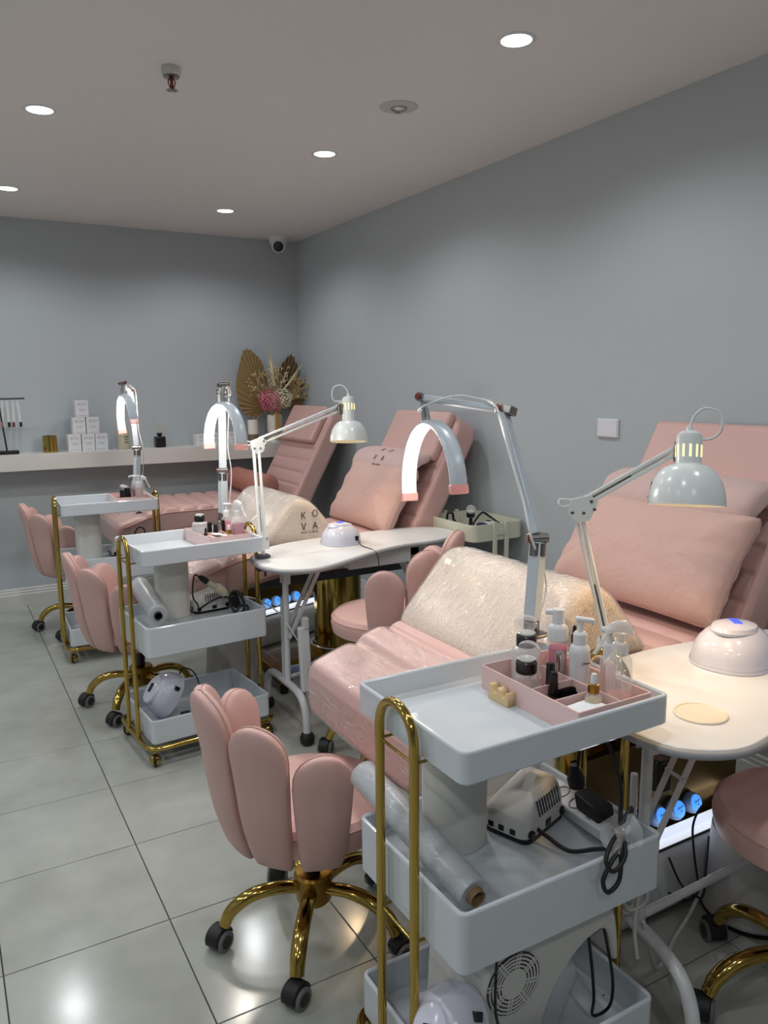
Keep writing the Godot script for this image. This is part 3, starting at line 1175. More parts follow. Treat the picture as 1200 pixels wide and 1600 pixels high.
# back points along angle `ba` (0 = +x, counter-clockwise seen from above towards -z)
func chair(label: String, at: Vector3, ba: float, lift: float, base_turn: float):
	var o := thing("petal_chair", label, "chair", at)
	var b := B.new()
	var sy := 0.36 + lift
	b.lathe([Vector2(0, sy), Vector2(0.2, sy), Vector2(0.226, sy + 0.012), Vector2(0.232, sy + 0.045), Vector2(0.229, sy + 0.066), Vector2(0.226, sy + 0.07), Vector2(0.215, sy + 0.083), Vector2(0.17, sy + 0.092), Vector2(0, sy + 0.094)], 44)
	part(o, "seat", b, M.leather)
	b = B.new()
	var rg := []
	for i in 44:
		rg.append(Vector3(cos(TAU * i / 44) * 0.2285, sy + 0.068, sin(TAU * i / 44) * 0.2285))
	b.tube(rg, 0.0022, 5, true)
	part(o, "seat_seam", b, M.seam)
	for k in 5:
		var off := (k - 2) * deg_to_rad(33.5)
		var top: float = [0.675, 0.748, 0.80, 0.748, 0.675][k] + lift
		var bot := 0.335 + lift
		var w: float = 0.168
		var outl := []
		var R := w * 0.5
		for i in 13:
			var an := PI * i / 12.0
			outl.append(Vector2(cos(an) * R, top - R * 1.05 + sin(an) * R * 1.05))
		for i in range(1, 9):
			var y := lerpf(top - R * 1.05, bot + 0.03, i / 8.0)
			outl.append(Vector2(-R * lerpf(1.0, 0.9, i / 8.0), y))
		for i in range(0, 7):
			outl.append(Vector2(lerpf(-R * 0.8, R * 0.8, i / 6.0), bot))
		for i in range(8, 0, -1):
			var y := lerpf(top - R * 1.05, bot + 0.03, i / 8.0)
			outl.append(Vector2(R * lerpf(1.0, 0.9, i / 8.0), y))
		var f := func(p: Vector3) -> Vector3:
			var hgt := (p.y - bot) / 0.45
			var rad := 0.247 + 0.055 * hgt * hgt - 0.045 * pow(1.0 - clampf(hgt * 2.2, 0, 1), 2.0) + p.z
			var an := ba + off + p.x / 0.30
			return Vector3(cos(an) * rad, p.y, -sin(an) * rad)
		b = B.new()
		b.puff(outl, func(p: Vector2) -> Vector2: return Vector2(0, clampf(p.y, bot + R * 0.8, top - R * 1.1)), 0.062, 3.2, f, 0.3)
		var pet := part(o, "petal", b, M.leather)
		b = B.new()
		var pp := []
		for p in outl:
			pp.append(f.call(Vector3(p.x * 1.005, bot + (p.y - bot) * 1.003, -0.004)))
		b.tube(pp, 0.0018, 5, true)
		part(pet, "piping", b, M.leather)
	# mechanism, gas lift and star base
	b = B.new()
	b.box(Vector3(0, sy - 0.02, 0), Vector3(0.16, 0.03, 0.12), 0.006, 1)
	b.box(Vector3(0.1, sy - 0.022, 0.1), Vector3(0.12, 0.012, 0.02), 0.004, 1, Basis(Vector3.UP, -0.8))
	part(o, "tilt_plate", b, M.black)
	b = B.new()
	cyl(b, Vector3(0, 0.17, 0), Vector3(0, sy - 0.03, 0), 0.022, 16)
	part(o, "gas_lift", b, M.black)
	b = B.new()
	b.lathe([Vector2(0, 0.105), Vector2(0.042, 0.105), Vector2(0.05, 0.115), Vector2(0.052, 0.17), Vector2(0.056, 0.175), Vector2(0.056, 0.19), Vector2(0.05, 0.197), Vector2(0.03, 0.2), Vector2(0, 0.2)], 28)
	part(o, "hub", b, M.gold_satin)
	for k in 5:
		var an := deg_to_rad(-19.0 + 72.0 * k) + base_turn
		var dir := Vector3(cos(an), 0, sin(an))
		b = B.new()
		var path := curve([dir * 0.035 + Vector3(0, 0.15, 0), dir * 0.11 + Vector3(0, 0.158, 0), dir * 0.18 + Vector3(0, 0.145, 0), dir * 0.232 + Vector3(0, 0.108, 0), dir * 0.252 + Vector3(0, 0.07, 0)], 5)
		var rad := []
		for i in path.size():
			rad.append(lerpf(0.019, 0.0215, sin(PI * i / (path.size() - 1.0))) if i < path.size() - 3 else 0.0195)
		b.tube(path, rad, 14, false, 0.85)
		part(o, "leg", b, M.gold)
		caster(o, dir * 0.268, an + [0.5, -0.9, 1.4, 0.2, -0.5][k])

func caster(o: Node3D, at: Vector3, yaw: float):
	var c := Node3D.new()
	c.name = "caster"
	o.add_child(c, true)
	c.position = at
	c.rotation.y = yaw
	var b := B.new()
	var outl := []
	for i in 11:
		var an := PI * (0.0 + i / 10.0) - 0.25
		outl.append(Vector2(cos(an) * 0.036, sin(an) * 0.036))
	outl.append(Vector2(-0.02, -0.006))
	outl.append(Vector2(0.02, -0.012))
	b.prism(outl, -0.022, 0.022, 0.003, Transform3D(Basis(Vector3.RIGHT, -PI / 2), Vector3(0, 0.033, 0)))
	part(c, "hood", b, M.black_rubber)
	for s in [-1, 1]:
		b = B.new()
		b.lathe([Vector2(0.016, 0.0), Vector2(0.027, 0.001), Vector2(0.029, 0.004), Vector2(0.029, 0.012), Vector2(0.026, 0.015), Vector2(0.0185, 0.0145)], 24, Transform3D(Basis(Vector3.RIGHT, PI / 2 * s), Vector3(0, 0.029, 0.015 * s)))
		part(c, "tyre", b, M.grey_rubber)
		b = B.new()
		b.lathe([Vector2(0.019, 0.0), Vector2(0.0195, 0.014), Vector2(0, 0.0145)], 20, Transform3D(Basis(Vector3.RIGHT, PI / 2 * s), Vector3(0, 0.029, 0.015 * s)))
		part(c, "disc", b, M.black)

# ------------------------------------------------------------------ lamps
func omni(parent: Node3D, at: Vector3, hex: String, e: float, size: float, called := "light"):
	var l := OmniLight3D.new()
	l.name = called
	l.position = at
	l.light_color = Color(hex)
	l.light_energy = e
	l.light_size = size
	l.omni_range = 9
	l.omni_attenuation = 2
	l.shadow_enabled = true
	parent.add_child(l, true)

func arch_lamp(label: String, base: Vector3, joint: Vector3, elbow: Vector3, tip: Vector3, pa: Vector3, pb: Vector3, pt: Vector3, power: float):
	var o := thing("arch_lamp", label, "lamp", base)
	var J := joint - base
	var E := elbow - base
	var T := tip - base
	var A := pa - base
	var Bq := pb - base
	var P := pt - base
	var b := B.new()
	# clamp gripping the rim of the trolley tray
	b.box(Vector3(0, 0.022, 0.014), Vector3(0.044, 0.008, 0.07), 0.002, 1)
	b.box(Vector3(0, -0.03, -0.008), Vector3(0.044, 0.11, 0.008), 0.002, 1)
	b.box(Vector3(0, -0.084, 0.014), Vector3(0.044, 0.008, 0.05), 0.002, 1)
	cyl(b, Vector3(0, -0.14, 0.02), Vector3(0, -0.084, 0.02), 0.005, 10)
	b.box(Vector3(0, -0.137, 0.02), Vector3(0.04, 0.009, 0.014), 0.003, 1)
	cyl(b, Vector3(0, 0.02, 0.0), Vector3(0, 0.05, 0.0), 0.02, 18)
	part(o, "clamp", b, M.steel)
	b = B.new()
	var up := (J - Vector3(0, 0.04, 0)).normalized()
	b.box((J + Vector3(0, 0.04, 0)) * 0.5, Vector3(0.033, J.length() - 0.06, 0.033), 0.003, 2, basis_from(up, Vector3(0.3, 0, 1)))
	part(o, "pole", b, M.arch_paint)
	b = B.new()
	cyl(b, J - up * 0.045, J - up * 0.012, 0.021, 22)
	cyl(b, J - Vector3(0.022, 0, 0.012), J + Vector3(0.022, 0, 0.012), 0.013, 16)
	part(o, "knuckle", b, M.steel)
	b = B.new()
	cyl(b, J - Vector3(0.026, 0, 0.014), J - Vector3(0.021, 0, 0.0115), 0.011, 16)
	part(o, "knuckle_cap", b, M.rose)
	var d1 := (E - J).normalized()
	var d2 := (T - E).normalized()
	var side := d1.cross(d2).normalized()
	b = B.new()
	b.box((J + E) * 0.5, Vector3(0.036, (E - J).length() - 0.02, 0.02), 0.004, 2, basis_from(d1, d1.cross(side)))
	part(o, "upright_arm", b, M.arch_paint)
	b = B.new()
	b.box((E + T) * 0.5, Vector3(0.028, (T - E).length() - 0.02, 0.018), 0.004, 2, basis_from(d2, d2.cross(side)))
	part(o, "boom_arm", b, M.arch_paint)
	b = B.new()
	cyl(b, T - side * 0.021, T + side * 0.021, 0.0135, 16)
	part(o, "hinge", b, M.steel)
	b = B.new()
	cyl(b, E - side * 0.021, E + side * 0.021, 0.0135, 16)
	b.box(E - d2 * 0.012, Vector3(0.036, 0.05, 0.024), 0.004, 2, basis_from(d2, d2.cross(side)))
	part(o, "hinge", b, M.steel)
	b = B.new()
	for q in [E, T]:
		for s in [-1, 1]:
			cyl(b, q + side * 0.021 * s, q + side * 0.026 * s, 0.009, 14)
	part(o, "hinge_cap", b, M.rose)
	b = B.new()
	cyl(b, T, T.lerp(P, 0.45), 0.0095, 14)
	cyl(b, T.lerp(P, 0.4), P, 0.0125, 14)
	part(o, "link", b, M.chrome)
	# half-ring band with the light strip on its inner face
	var C := (A + Bq) * 0.5
	var hx := (Bq - A) * 0.5
	var hy := P - C
	var nz := hx.cross(hy).normalized()
	var rings := []
	var strip := []
	var pts := []
	for i in 33:
		var an := PI * i / 32.0
		var p := C - hx * cos(an) + hy * sin(an)
		pts.append(p)
		var rad := (-hx.normalized() * cos(an) * hy.length() + hy.normalized() * sin(an) * hx.length()).normalized()
		var rg := PackedVector3Array()
		for q in [Vector2(-0.024, 0.0), Vector2(-0.024, 0.006), Vector2(-0.014, 0.013), Vector2(0.014, 0.013), Vector2(0.024, 0.006), Vector2(0.024, 0.0)]:
			rg.append(p + nz * q.x + rad * q.y)
		rings.append(rg)
		rg = PackedVector3Array()
		for q in [Vector2(-0.0215, 0.001), Vector2(0.0215, 0.001), Vector2(0.0205, -0.004), Vector2(-0.0205, -0.004)]:
			rg.append(p + nz * q.x + rad * q.y)
		strip.append(rg)
	b = B.new()
	b.loft(rings)
	part(o, "arch", b, M.arch_paint)
	b = B.new()
	b.loft(strip)
	part(o, "light_strip", b, M.led)
	for e in 2:
		var q: Vector3 = pts[0] if e == 0 else pts[-1]
		var dn: Vector3 = (pts[0] - pts[1] if e == 0 else pts[-1] - pts[-2]).normalized()
		b = B.new()
		b.box(q + dn * 0.013, Vector3(0.053, 0.027, 0.02), 0.005, 2, Basis(nz, dn, nz.cross(dn)))
		part(o, "end_cap", b, M.pink_clear, "translucent pink end cap")
	for k in [0.42, 0.58]:
		var an: float = PI * k
		omni(o, C + (-hx * cos(an) + hy * sin(an)) * 0.9, "fff6ea", power, 0.03)
	b = B.new()
	var off := side * 0.024
	b.tube(curve([P + Vector3(0.005, 0.03, 0.0), P.lerp(T, 0.5) + off * 1.3, T.lerp(E, 0.45) + off + Vector3(0, 0.012, 0), T.lerp(E, 0.7) + off * 0.6 + Vector3(0, 0.018, 0), E + off * 1.3, E.lerp(J, 0.35) + off * 1.2, E.lerp(J, 0.7) + off, J + off * 1.6, J + Vector3(0.03, -0.12, 0), Vector3(0.026, 0.03, -0.01)], 5), 0.0028, 6)
	part(o, "cable", b, M.white)

func desk_lamp(label: String, base: Vector3, elbow: Vector3, head: Vector3, top: Vector3, rim: Vector3, yaw_loop: float, gap: float, power: float, tint: String):
	var o := thing("desk_lamp", label, "lamp", base)
	var b := B.new()
	b.box(Vector3(0, 0.008, 0), Vector3(0.05, 0.014, 0.05), 0.003, 1)
	b.box(Vector3(-0.028, -0.02, 0), Vector3(0.008, 0.07, 0.04), 0.002, 1)
	b.box(Vector3(-0.006, -0.052, 0), Vector3(0.05, 0.008, 0.04), 0.002, 1)
	cyl(b, Vector3(0.006, -0.085, 0), Vector3(0.006, -0.026, 0), 0.006, 10)
	part(o, "clamp", b, M.dark_grey)
	var Eb := elbow - base
	var Hd := head - base
	var Tp := top - base
	var Rm := rim - base
	var S := Vector3(0, 0.085, 0)
	var flat := (Hd - Eb)
	flat.y = 0
	flat = flat.normalized()
	var side := Vector3.UP.cross(flat).normalized()
	b = B.new()
	cyl(b, Vector3(0, 0.012, 0), Vector3(0, 0.05, 0), 0.008, 12)
	for s in [-1, 1]:
		b.box(S - Vector3(0, 0.022, 0) + side * 0.009 * s, Vector3(0.05, 0.05, 0.003), 0.001, 1, Basis(flat, Vector3.UP, -side))
	part(o, "base_bracket", b, M.lamp_paint)
	var d1 := (Eb - S).normalized()
	b = B.new()
	for s in [-1, 1]:
		b.box((S + Eb) * 0.5 + flat * gap * s, Vector3(0.0095, (Eb - S).length(), 0.014), 0.002, 1, basis_from(d1, side))
	part(o, "lower_arm", b, M.lamp_paint)
	var E2 := Eb + flat * 0.02 + Vector3(0, 0.03, 0)
	b = B.new()
	for s in [-1, 1]:
		b.prism([Vector2(-0.024, -0.014), Vector2(0.0, -0.04), Vector2(0.03, -0.03), Vector2(0.048, 0.015), Vector2(0.03, 0.034), Vector2(-0.02, 0.02)], -0.0015, 0.0015, 0.0005, Transform3D(Basis(flat, side, Vector3.UP), Eb + Vector3(0, 0.012, 0) + side * 0.01 * s))
	part(o, "elbow_plate", b, M.lamp_paint)
	b = B.new()
	for q in [Eb - flat * 0.014, Eb + flat * 0.014, E2 + flat * 0.012, E2 - Vector3(0, 0.02, 0) + flat * 0.02, S - flat * 0.014, S + flat * 0.014]:
		cyl(b, q - side * 0.014, q + side * 0.014, 0.0045, 8)
	part(o, "pivot_bolts", b, M.steel)
	var d2 := (Hd - E2).normalized()
	var n2 := d2.cross(side).normalized()
	b = B.new()
	for s in [-1, 1]:
		b.box((E2 + Hd) * 0.5 + n2 * gap * s, Vector3(0.009, (Hd - E2).length(), 0.013), 0.002, 1, basis_from(d2, side))
	part(o, "upper_arm", b, M.lamp_paint)
	b = B.new()
	b.tube([E2 + d2 * 0.015 + side * 0.013, E2 + d2 * 0.125 + side * 0.013], 0.0055, 10)
	part(o, "spring", b, M.steel)
	b = B.new()
	b.tube([S + d1 * 0.03 + side * 0.013, S + d1 * 0.15 + side * 0.013], 0.005, 10)
	part(o, "spring", b, M.steel)
	var ax := (Rm - Tp).normalized()
	var xf := Transform3D(basis_from(-ax, flat), Rm)
	var L := (Rm - Tp).length()
	b = B.new()
	b.box(Hd.lerp(Tp + ax * 0.055, 0.35), Vector3(0.03, 0.05, 0.016), 0.003, 1, basis_from(Vector3.UP, side))
	cyl(b, Hd, Tp + ax * 0.06, 0.006, 10)
	part(o, "head_bracket", b, M.steel)
	# dome shade with a thin wall, open below
	b = B.new()
	var prof := []
	for i in 11:
		var an := PI / 2 * i / 10.0
		prof.append(Vector2(0.034 + 0.056 * cos(an), 0.098 * sin(an)))
	prof.append(Vector2(0.031, 0.102))
	for i in range(10, -1, -1):
		var an := PI / 2 * i / 10.0
		prof.append(Vector2(0.0325 + 0.056 * cos(an), 0.0965 * sin(an)))
	prof.append(Vector2(0.09, 0.0))
	b.lathe(prof, 36, xf)
	part(o, "shade", b, M.lamp_paint)
	b = B.new()
	b.lathe([Vector2(0.0305, 0.098), Vector2(0.0305, L - 0.016), Vector2(0.028, L - 0.006), Vector2(0.02, L), Vector2(0, L + 0.001)], 28, xf)
	cyl(b, Tp, Tp - ax * 0.012, 0.008, 12)
	part(o, "socket_housing", b, M.lamp_paint)
	b = B.new()  # glowing inserts stand in for bulb light seen through vents
	for k in 12:
		var an := TAU * k / 12
		b.box(xf * Vector3(cos(an) * 0.0303, L - 0.048, sin(an) * 0.0303), Vector3(0.0016, 0.03, 0.005), 0.0005, 1, xf.basis * Basis(Vector3.UP, -an))
	part(o, "vent_slots", b, M.slot)
	b = B.new()
	b.lathe([Vector2(0, 0.03), Vector2(0.015, 0.034), Vector2(0.024, 0.05), Vector2(0.022, 0.066), Vector2(0.012, 0.085), Vector2(0.012, 0.1)], 18, xf)
	part(o, "bulb", b, M.bulb)
	var l := SpotLight3D.new()
	l.name = "light"
	o.add_child(l)
	l.transform = Transform3D(basis_from(xf.basis.y, flat), xf * Vector3(0, 0.026, 0))
	l.transform.basis = Basis(xf.basis.x, xf.basis.z * -1.0, xf.basis.y) if Basis(xf.basis.x, xf.basis.z * -1.0, xf.basis.y).determinant() > 0 else Basis(xf.basis.x, xf.basis.z, xf.basis.y)
	l.spot_angle = 74
	l.spot_angle_attenuation = 0.5
	l.light_color = Color(tint)
	l.light_energy = power
	l.light_size = 0.03
	l.spot_range = 5
	l.spot_attenuation = 2
	l.shadow_enabled = true
	b = B.new()
	var lp := Basis(Vector3.UP, yaw_loop) * Vector3(1, 0, 0)
	b.tube(curve([Tp - ax * 0.01, Tp - ax * 0.038 + lp * 0.01, Tp - ax * 0.056 + lp * 0.035, Tp - ax * 0.045 + lp * 0.07, Tp - ax * 0.005 + lp * 0.078, Tp + ax * 0.02 + lp * 0.055 + side * 0.02, Tp + ax * 0.022 + lp * 0.01 + side * 0.034, Hd.lerp(Tp, 0.3) + side * 0.03, Hd - d2 * 0.03 + side * 0.012, E2.lerp(Hd, 0.3) + side * 0.014, E2 + side * 0.02, Eb - flat * 0.045 + Vector3(0, 0.03, 0) + side * 0.01, Eb - flat * 0.04 + Vector3(0, 0.012, 0), Eb + side * 0.02, S.lerp(Eb, 0.5) + side * 0.016, S + side * 0.02], 5), 0.003, 6)
	part(o, "cable", b, M.white)

func build_task_lamps():
	arch_lamp("white arch-shaped task lamp, largest of three, on the nearest trolley", Vector3(1.265, 0.91, -1.468), Vector3(1.30, 1.165, -1.49), Vector3(1.328, 1.482, -1.678), Vector3(1.243, 1.511, -1.943), Vector3(1.301, 1.209, -2.11), Vector3(1.208, 1.285, -1.71), Vector3(1.26, 1.433, -1.942), 0.065)
	arch_lamp("white arch-shaped task lamp on the middle trolley, in front of the dried flowers", Vector3(1.150, 0.91, -3.545), Vector3(1.158, 1.161, -3.54), Vector3(1.172, 1.525, -3.552), Vector3(1.084, 1.556, -3.262), Vector3(1.070, 1.299, -3.448), Vector3(1.067, 1.322, -3.016), Vector3(1.070, 1.473, -3.236), 0.12)
	arch_lamp("white arch-shaped task lamp on the far trolley, seen side-on before the shelf", Vector3(1.07, 0.91, -4.975), Vector3(1.088, 1.176, -4.98), Vector3(1.08, 1.521, -5.03), Vector3(1.02, 1.576, -4.972), Vector3(1.035, 1.282, -5.135), Vector3(1.031, 1.362, -4.767), Vector3(1.021, 1.491, -4.984), 0.10)
	desk_lamp("white jointed desk lamp with dome shade over the large velvet pillow", Vector3(1.486, 0.801, -1.425), Vector3(1.41, 1.225, -1.467), Vector3(1.575, 1.385, -1.31), Vector3(1.592, 1.432, -1.286), Vector3(1.568, 1.255, -1.265), -0.52, 0.0075, 0.17, "ffcf8a")
	desk_lamp("white jointed desk lamp with dome shade on the middle table", Vector3(1.215, 0.801, -3.20), Vector3(1.244, 1.276, -3.322), Vector3(1.667, 1.436, -3.367), Vector3(1.737, 1.495, -3.373), Vector3(1.721, 1.283, -3.343), PI - 0.52, 0.0125, 0.10, "ffdcae")

# ------------------------------------------------------------------ shelf and what stands on it
const SY := 1.103
func build_shelf_things():
	var b := B.new()
	b.box(Vector3((LX + WX) * 0.5, SY - 0.055, BZ + 0.13), Vector3(WX - LX - 0.002, 0.11, 0.258), 0.002, 1)
	var o := thing("floating_shelf", "long thick white floating shelf along the grey back wall", "shelf")
	part(o, "board", b, M.shelf)
	# rack of nail colour samples
	o = thing("sample_rack", "black T-shaped rack hung with clear nail colour sticks on the shelf", "rack", Vector3(0.415, SY, -5.93))
	b = B.new()
	b.prism(rrect(0.17, 0.09, 0.03), 0.0, 0.024, 0.004)
	part(o, "base", b, M.black)
	b = B.new()
	b.tube([Vector3(0.01, 0.02, 0), Vector3(-0.02, 0.372, 0)], 0.0055, 10)
	part(o, "post", b, M.black)
	b = B.new()
	b.tube([Vector3(-0.2, 0.372, 0), Vector3(0.145, 0.376, 0)], 0.0055, 10)
	part(o, "crossbar", b, M.black)
	var cols := ["2a1d22", "c98d83", "3b2026", "2a2022", "5a2a35", "b77c78", "1e1a1c", "6c3b40"]
	for k in 9:
		var x := -0.17 + k * 0.034
		b = B.new()
		b.box(Vector3(x, 0.285, 0.002 * (k % 3 - 1)), Vector3(0.016, 0.15, 0.003), 0.001, 1, Basis(Vector3(0, 0, 1), 0.03 * ((k * 3) % 5 - 2)))
		var st := part(o, "sample_stick", b, M.frost)
		b = B.new()
		b.box(Vector3(x + 0.004 * ((k * 3) % 5 - 2) * 0.9, 0.2, 0.002 * (k % 3 - 1)), Vector3(0.018, 0.034, 0.006), 0.0025, 2)
		part(st, "painted_tip", b, mat(cols[k % 8], 0.15))
	# mirrored candle glass
	o = thing("candle_glass", "mirrored gold candle glass beside the pyramid of boxes", "candle", Vector3(0.70, SY, -5.93))
	b = B.new()
	b.lathe([Vector2(0, 0), Vector2(0.046, 0.0), Vector2(0.048, 0.006), Vector2(0.047, 0.115), Vector2(0.044, 0.115), Vector2(0.043, 0.02), Vector2(0, 0.018)], 30)
	part(o, "glass", b, M.gold)
	b = B.new()
	b.lathe([Vector2(0.0425, 0.019), Vector2(0.0425, 0.078), Vector2(0, 0.076)], 24)
	part(o, "wax", b, M.ceramic)
	# six white cartons in a pyramid
	var where := [["leftmost in the bottom row", 0.858, 0], ["in the middle of the bottom row", 0.950, 0], ["rightmost in the bottom row", 1.040, 0], ["left in the middle row", 0.895, 1], ["right in the middle row", 0.987, 1], ["alone on top", 0.921, 2]]
	for w in where:
		carton("white printed candle carton, %s of the shelf pyramid" % w[0], Vector3(w[1], SY + w[2] * 0.119, -5.93), Vector3(0.086, 0.118, 0.086), 0.02, "white cartons stacked in a pyramid")
	# beige jar
	o = thing("lotion_bottle", "beige round bottle with three printed lines behind the far arch lamp", "bottle", Vector3(1.198, SY, -5.93))
	b = B.new()
	b.lathe([Vector2(0, 0), Vector2(0.042, 0), Vector2(0.045, 0.005), Vector2(0.045, 0.12), Vector2(0.038, 0.135), Vector2(0.02, 0.14), Vector2(0.02, 0.155), Vector2(0, 0.156)], 28)
	part(o, "body", b, M.beige)
	b = B.new()
	b.lathe([Vector2(0.021, 0.141), Vector2(0.021, 0.17), Vector2(0, 0.172)], 18)
	part(o, "cap", b, M.black)
	for k in 3:
		b = B.new()
		b.box(Vector3(0.012, 0.09 - k * 0.02, 0.0445), Vector3([0.034, 0.018, 0.028][k], 0.006, 0.002), 0.0005, 1)
		part(o, "printed_line", b, M.dark_grey)
	# reed diffuser
	o = thing("reed_diffuser", "square black reed diffuser with thin sticks on the shelf", "diffuser", Vector3(1.463, SY, -5.93))
	b = B.new()
	b.box(Vector3(0, 0.041, 0), Vector3(0.074, 0.08, 0.074), 0.008, 2)
	b.lathe([Vector2(0.014, 0.078), Vector2(0.015, 0.09), Vector2(0.022, 0.1), Vector2(0.022, 0.106), Vector2(0, 0.106)], 18)
	part(o, "bottle", b, M.black)
	for k in 5:
		b = B.new()
		b.tube([Vector3(0.004 * (k - 2), 0.08, 0), Vector3([-0.045, -0.032, 0.002, 0.035, 0.05][k], [0.215, 0.2, 0.18, 0.195, 0.17][k], [0.01, -0.02, 0.02, -0.01, 0.015][k])], 0.0018, 5)
		part(o, "reed", b, M.dried)
	# three low cartons
	for w in [["leftmost of the low cartons by the diffuser", 1.775, 0.10, 0.085], ["low white carton behind the middle arch lamp's post", 1.895, 0.085, 0.09], ["low white carton beside the two-tone cylinder", 2.02, 0.075, 0.095]]:
		carton("white printed " + w[0] if w[1] < 1.8 else w[0], Vector3(w[1], SY, -5.93), Vector3(w[2], w[3], 0.08), 0.018, "low white cartons on the shelf")
	o = thing("room_spray", "white cylinder with a brown lower band on the shelf beside the vase", "canister", Vector3(2.2, SY, -5.93))
	b = B.new()
	b.lathe([Vector2(0, 0), Vector2(0.039, 0), Vector2(0.041, 0.004), Vector2(0.041, 0.07), Vector2(0, 0.07)], 26)
	part(o, "base", b, M.brown)
	b = B.new()
	b.lathe([Vector2(0.0408, 0.07), Vector2(0.0408, 0.176), Vector2(0.037, 0.182), Vector2(0, 0.183)], 26)
	part(o, "cap", b, M.ceramic)
	flowers()

func carton(label: String, at: Vector3, s: Vector3, text: float, group: String):
	var o := thing("carton", label, "box", at, 0.0, group)
	var b := B.new()
	b.box(Vector3(0, s.y * 0.5, 0), s, 0.0015, 1)
	part(o, "box", b, M.board)
	lettering(o, "i", text, Transform3D(Basis(), Vector3(-text * 1.25, s.y * 0.78, s.z * 0.5 + 0.0002)), M.print_pink, "logo")
	lettering(o, "KOU", text, Transform3D(Basis(), Vector3(text * 0.2, s.y * 0.78, s.z * 0.5 + 0.0002)), M.print_grey, "logo")
	for k in 3:
		b = B.new()
		b.box(Vector3(0, s.y * [0.48, 0.40, 0.10][k], s.z * 0.5), Vector3(s.x * [0.5, 0.4, 0.7][k], s.y * 0.022, 0.0008), 0.0003, 1)
		part(o, "printed_line", b, M.print_grey)

func palm_leaf(label: String, m: Material, stem: Vector3, outline: Array, fold: float):
	var o := thing("palm_leaf", label, "dried leaf", stem, 0.0, "")
	var b := B.new()
	var n := outline.size()
	b.begin()
	var layers := []
	for s in [0.0, -0.002]:
		var base := b.pt(Vector3(0, 0, s))
		var mids := []
		var tips := []
		for i in n:
			var q: Vector3 = outline[i] - stem
			var zf := fold if i % 2 == 0 else -fold
			mids.append(b.pt(q * 0.5 + Vector3(0, 0, zf * 0.7 + s)))
			tips.append(b.pt(q + Vector3(0, 0, zf + s)))
		layers.append([base, mids, tips])
		for i in n - 1:
			if s == 0.0:
				b.tri(base, mids[i], mids[i + 1])
				b.quad(mids[i], tips[i], tips[i + 1], mids[i + 1])
			else:
				b.tri(base, mids[i + 1], mids[i])
				b.quad(mids[i], mids[i + 1], tips[i + 1], tips[i])
	for i in n - 1:
		b.quad(layers[0][2][i], layers[1][2][i], layers[1][2][i + 1], layers[0][2][i + 1])
	# sharp pleats: separate the facets
	var c := B.new()
	for t in range(0, b.idx.size(), 3):
		c.begin()
		c.tri(c.pt(b.v[b.idx[t]]), c.pt(b.v[b.idx[t + 1]]), c.pt(b.v[b.idx[t + 2]]))
		c.end(false)
	part(o, "blade", c, m)
	b = B.new()
	b.tube([Vector3(0, 0.02, -0.001), Vector3(0.01 + (2.385 - stem.x) * 0.6, SY + 0.1 - stem.y, 0.0)], 0.004, 6)
	part(o, "stalk", b, m)

func fan_outline(c: Vector3, pts: Array, per: int, jag: float) -> Array:
	var p3 := []
	for p in pts:
		p3.append(Vector3(p.x, p.y, c.z))
	var q := curve(p3, per)
	var o := []
	for i in q.size():
		o.append(c + (q[i] - c) * (1.0 + (jag if i % 2 == 0 else 0.0)))
	return o

func bloom(label: String, at: Vector3, r: float, m: Material, sd: int):
	var o := thing("hydrangea", label, "dried flower", at)
	var rng := RandomNumberGenerator.new()
	rng.seed = sd
	var b := B.new()
	for k in 170:
		var y := 1.0 - 1.85 * (k + 0.5) / 170.0
		var an := k * 2.39996
		var d := Vector3(sqrt(1 - y * y) * cos(an), y, sqrt(1 - y * y) * sin(an))
		var c := d * r * rng.randf_range(0.86, 1.06)
		var bs := basis_from((d + Vector3(rng.randf_range(-.4, .4), rng.randf_range(-.4, .4), rng.randf_range(-.4, .4))).normalized(), Vector3(0.3, 0.2, 1))
		for j in 4:
			var q := Basis(bs.y, PI / 2 * j + k)
			var px: Vector3 = q * bs.x
			var pz: Vector3 = q * bs.z
			b.begin()
			var i0 := b.pt(c)
			var i1 := b.pt(c + (px + pz * 0.8) * 0.0065 + bs.y * 0.003)
			var i2 := b.pt(c + px * 0.0135 + bs.y * 0.0055)
			var i3 := b.pt(c + (px - pz * 0.8) * 0.0065 + bs.y * 0.003)
			b.quad(i0, i1, i2, i3)
			b.end(false)
	part(o, "florets", b, m).set_meta("kind", "stuff")
	b = B.new()
	b.tube([Vector3(0, -r * 0.7, 0), Vector3(2.387 - at.x, SY + 0.12 - at.y, -5.93 - at.z)], 0.004, 6)
	part(o, "stem", b, M.straw)

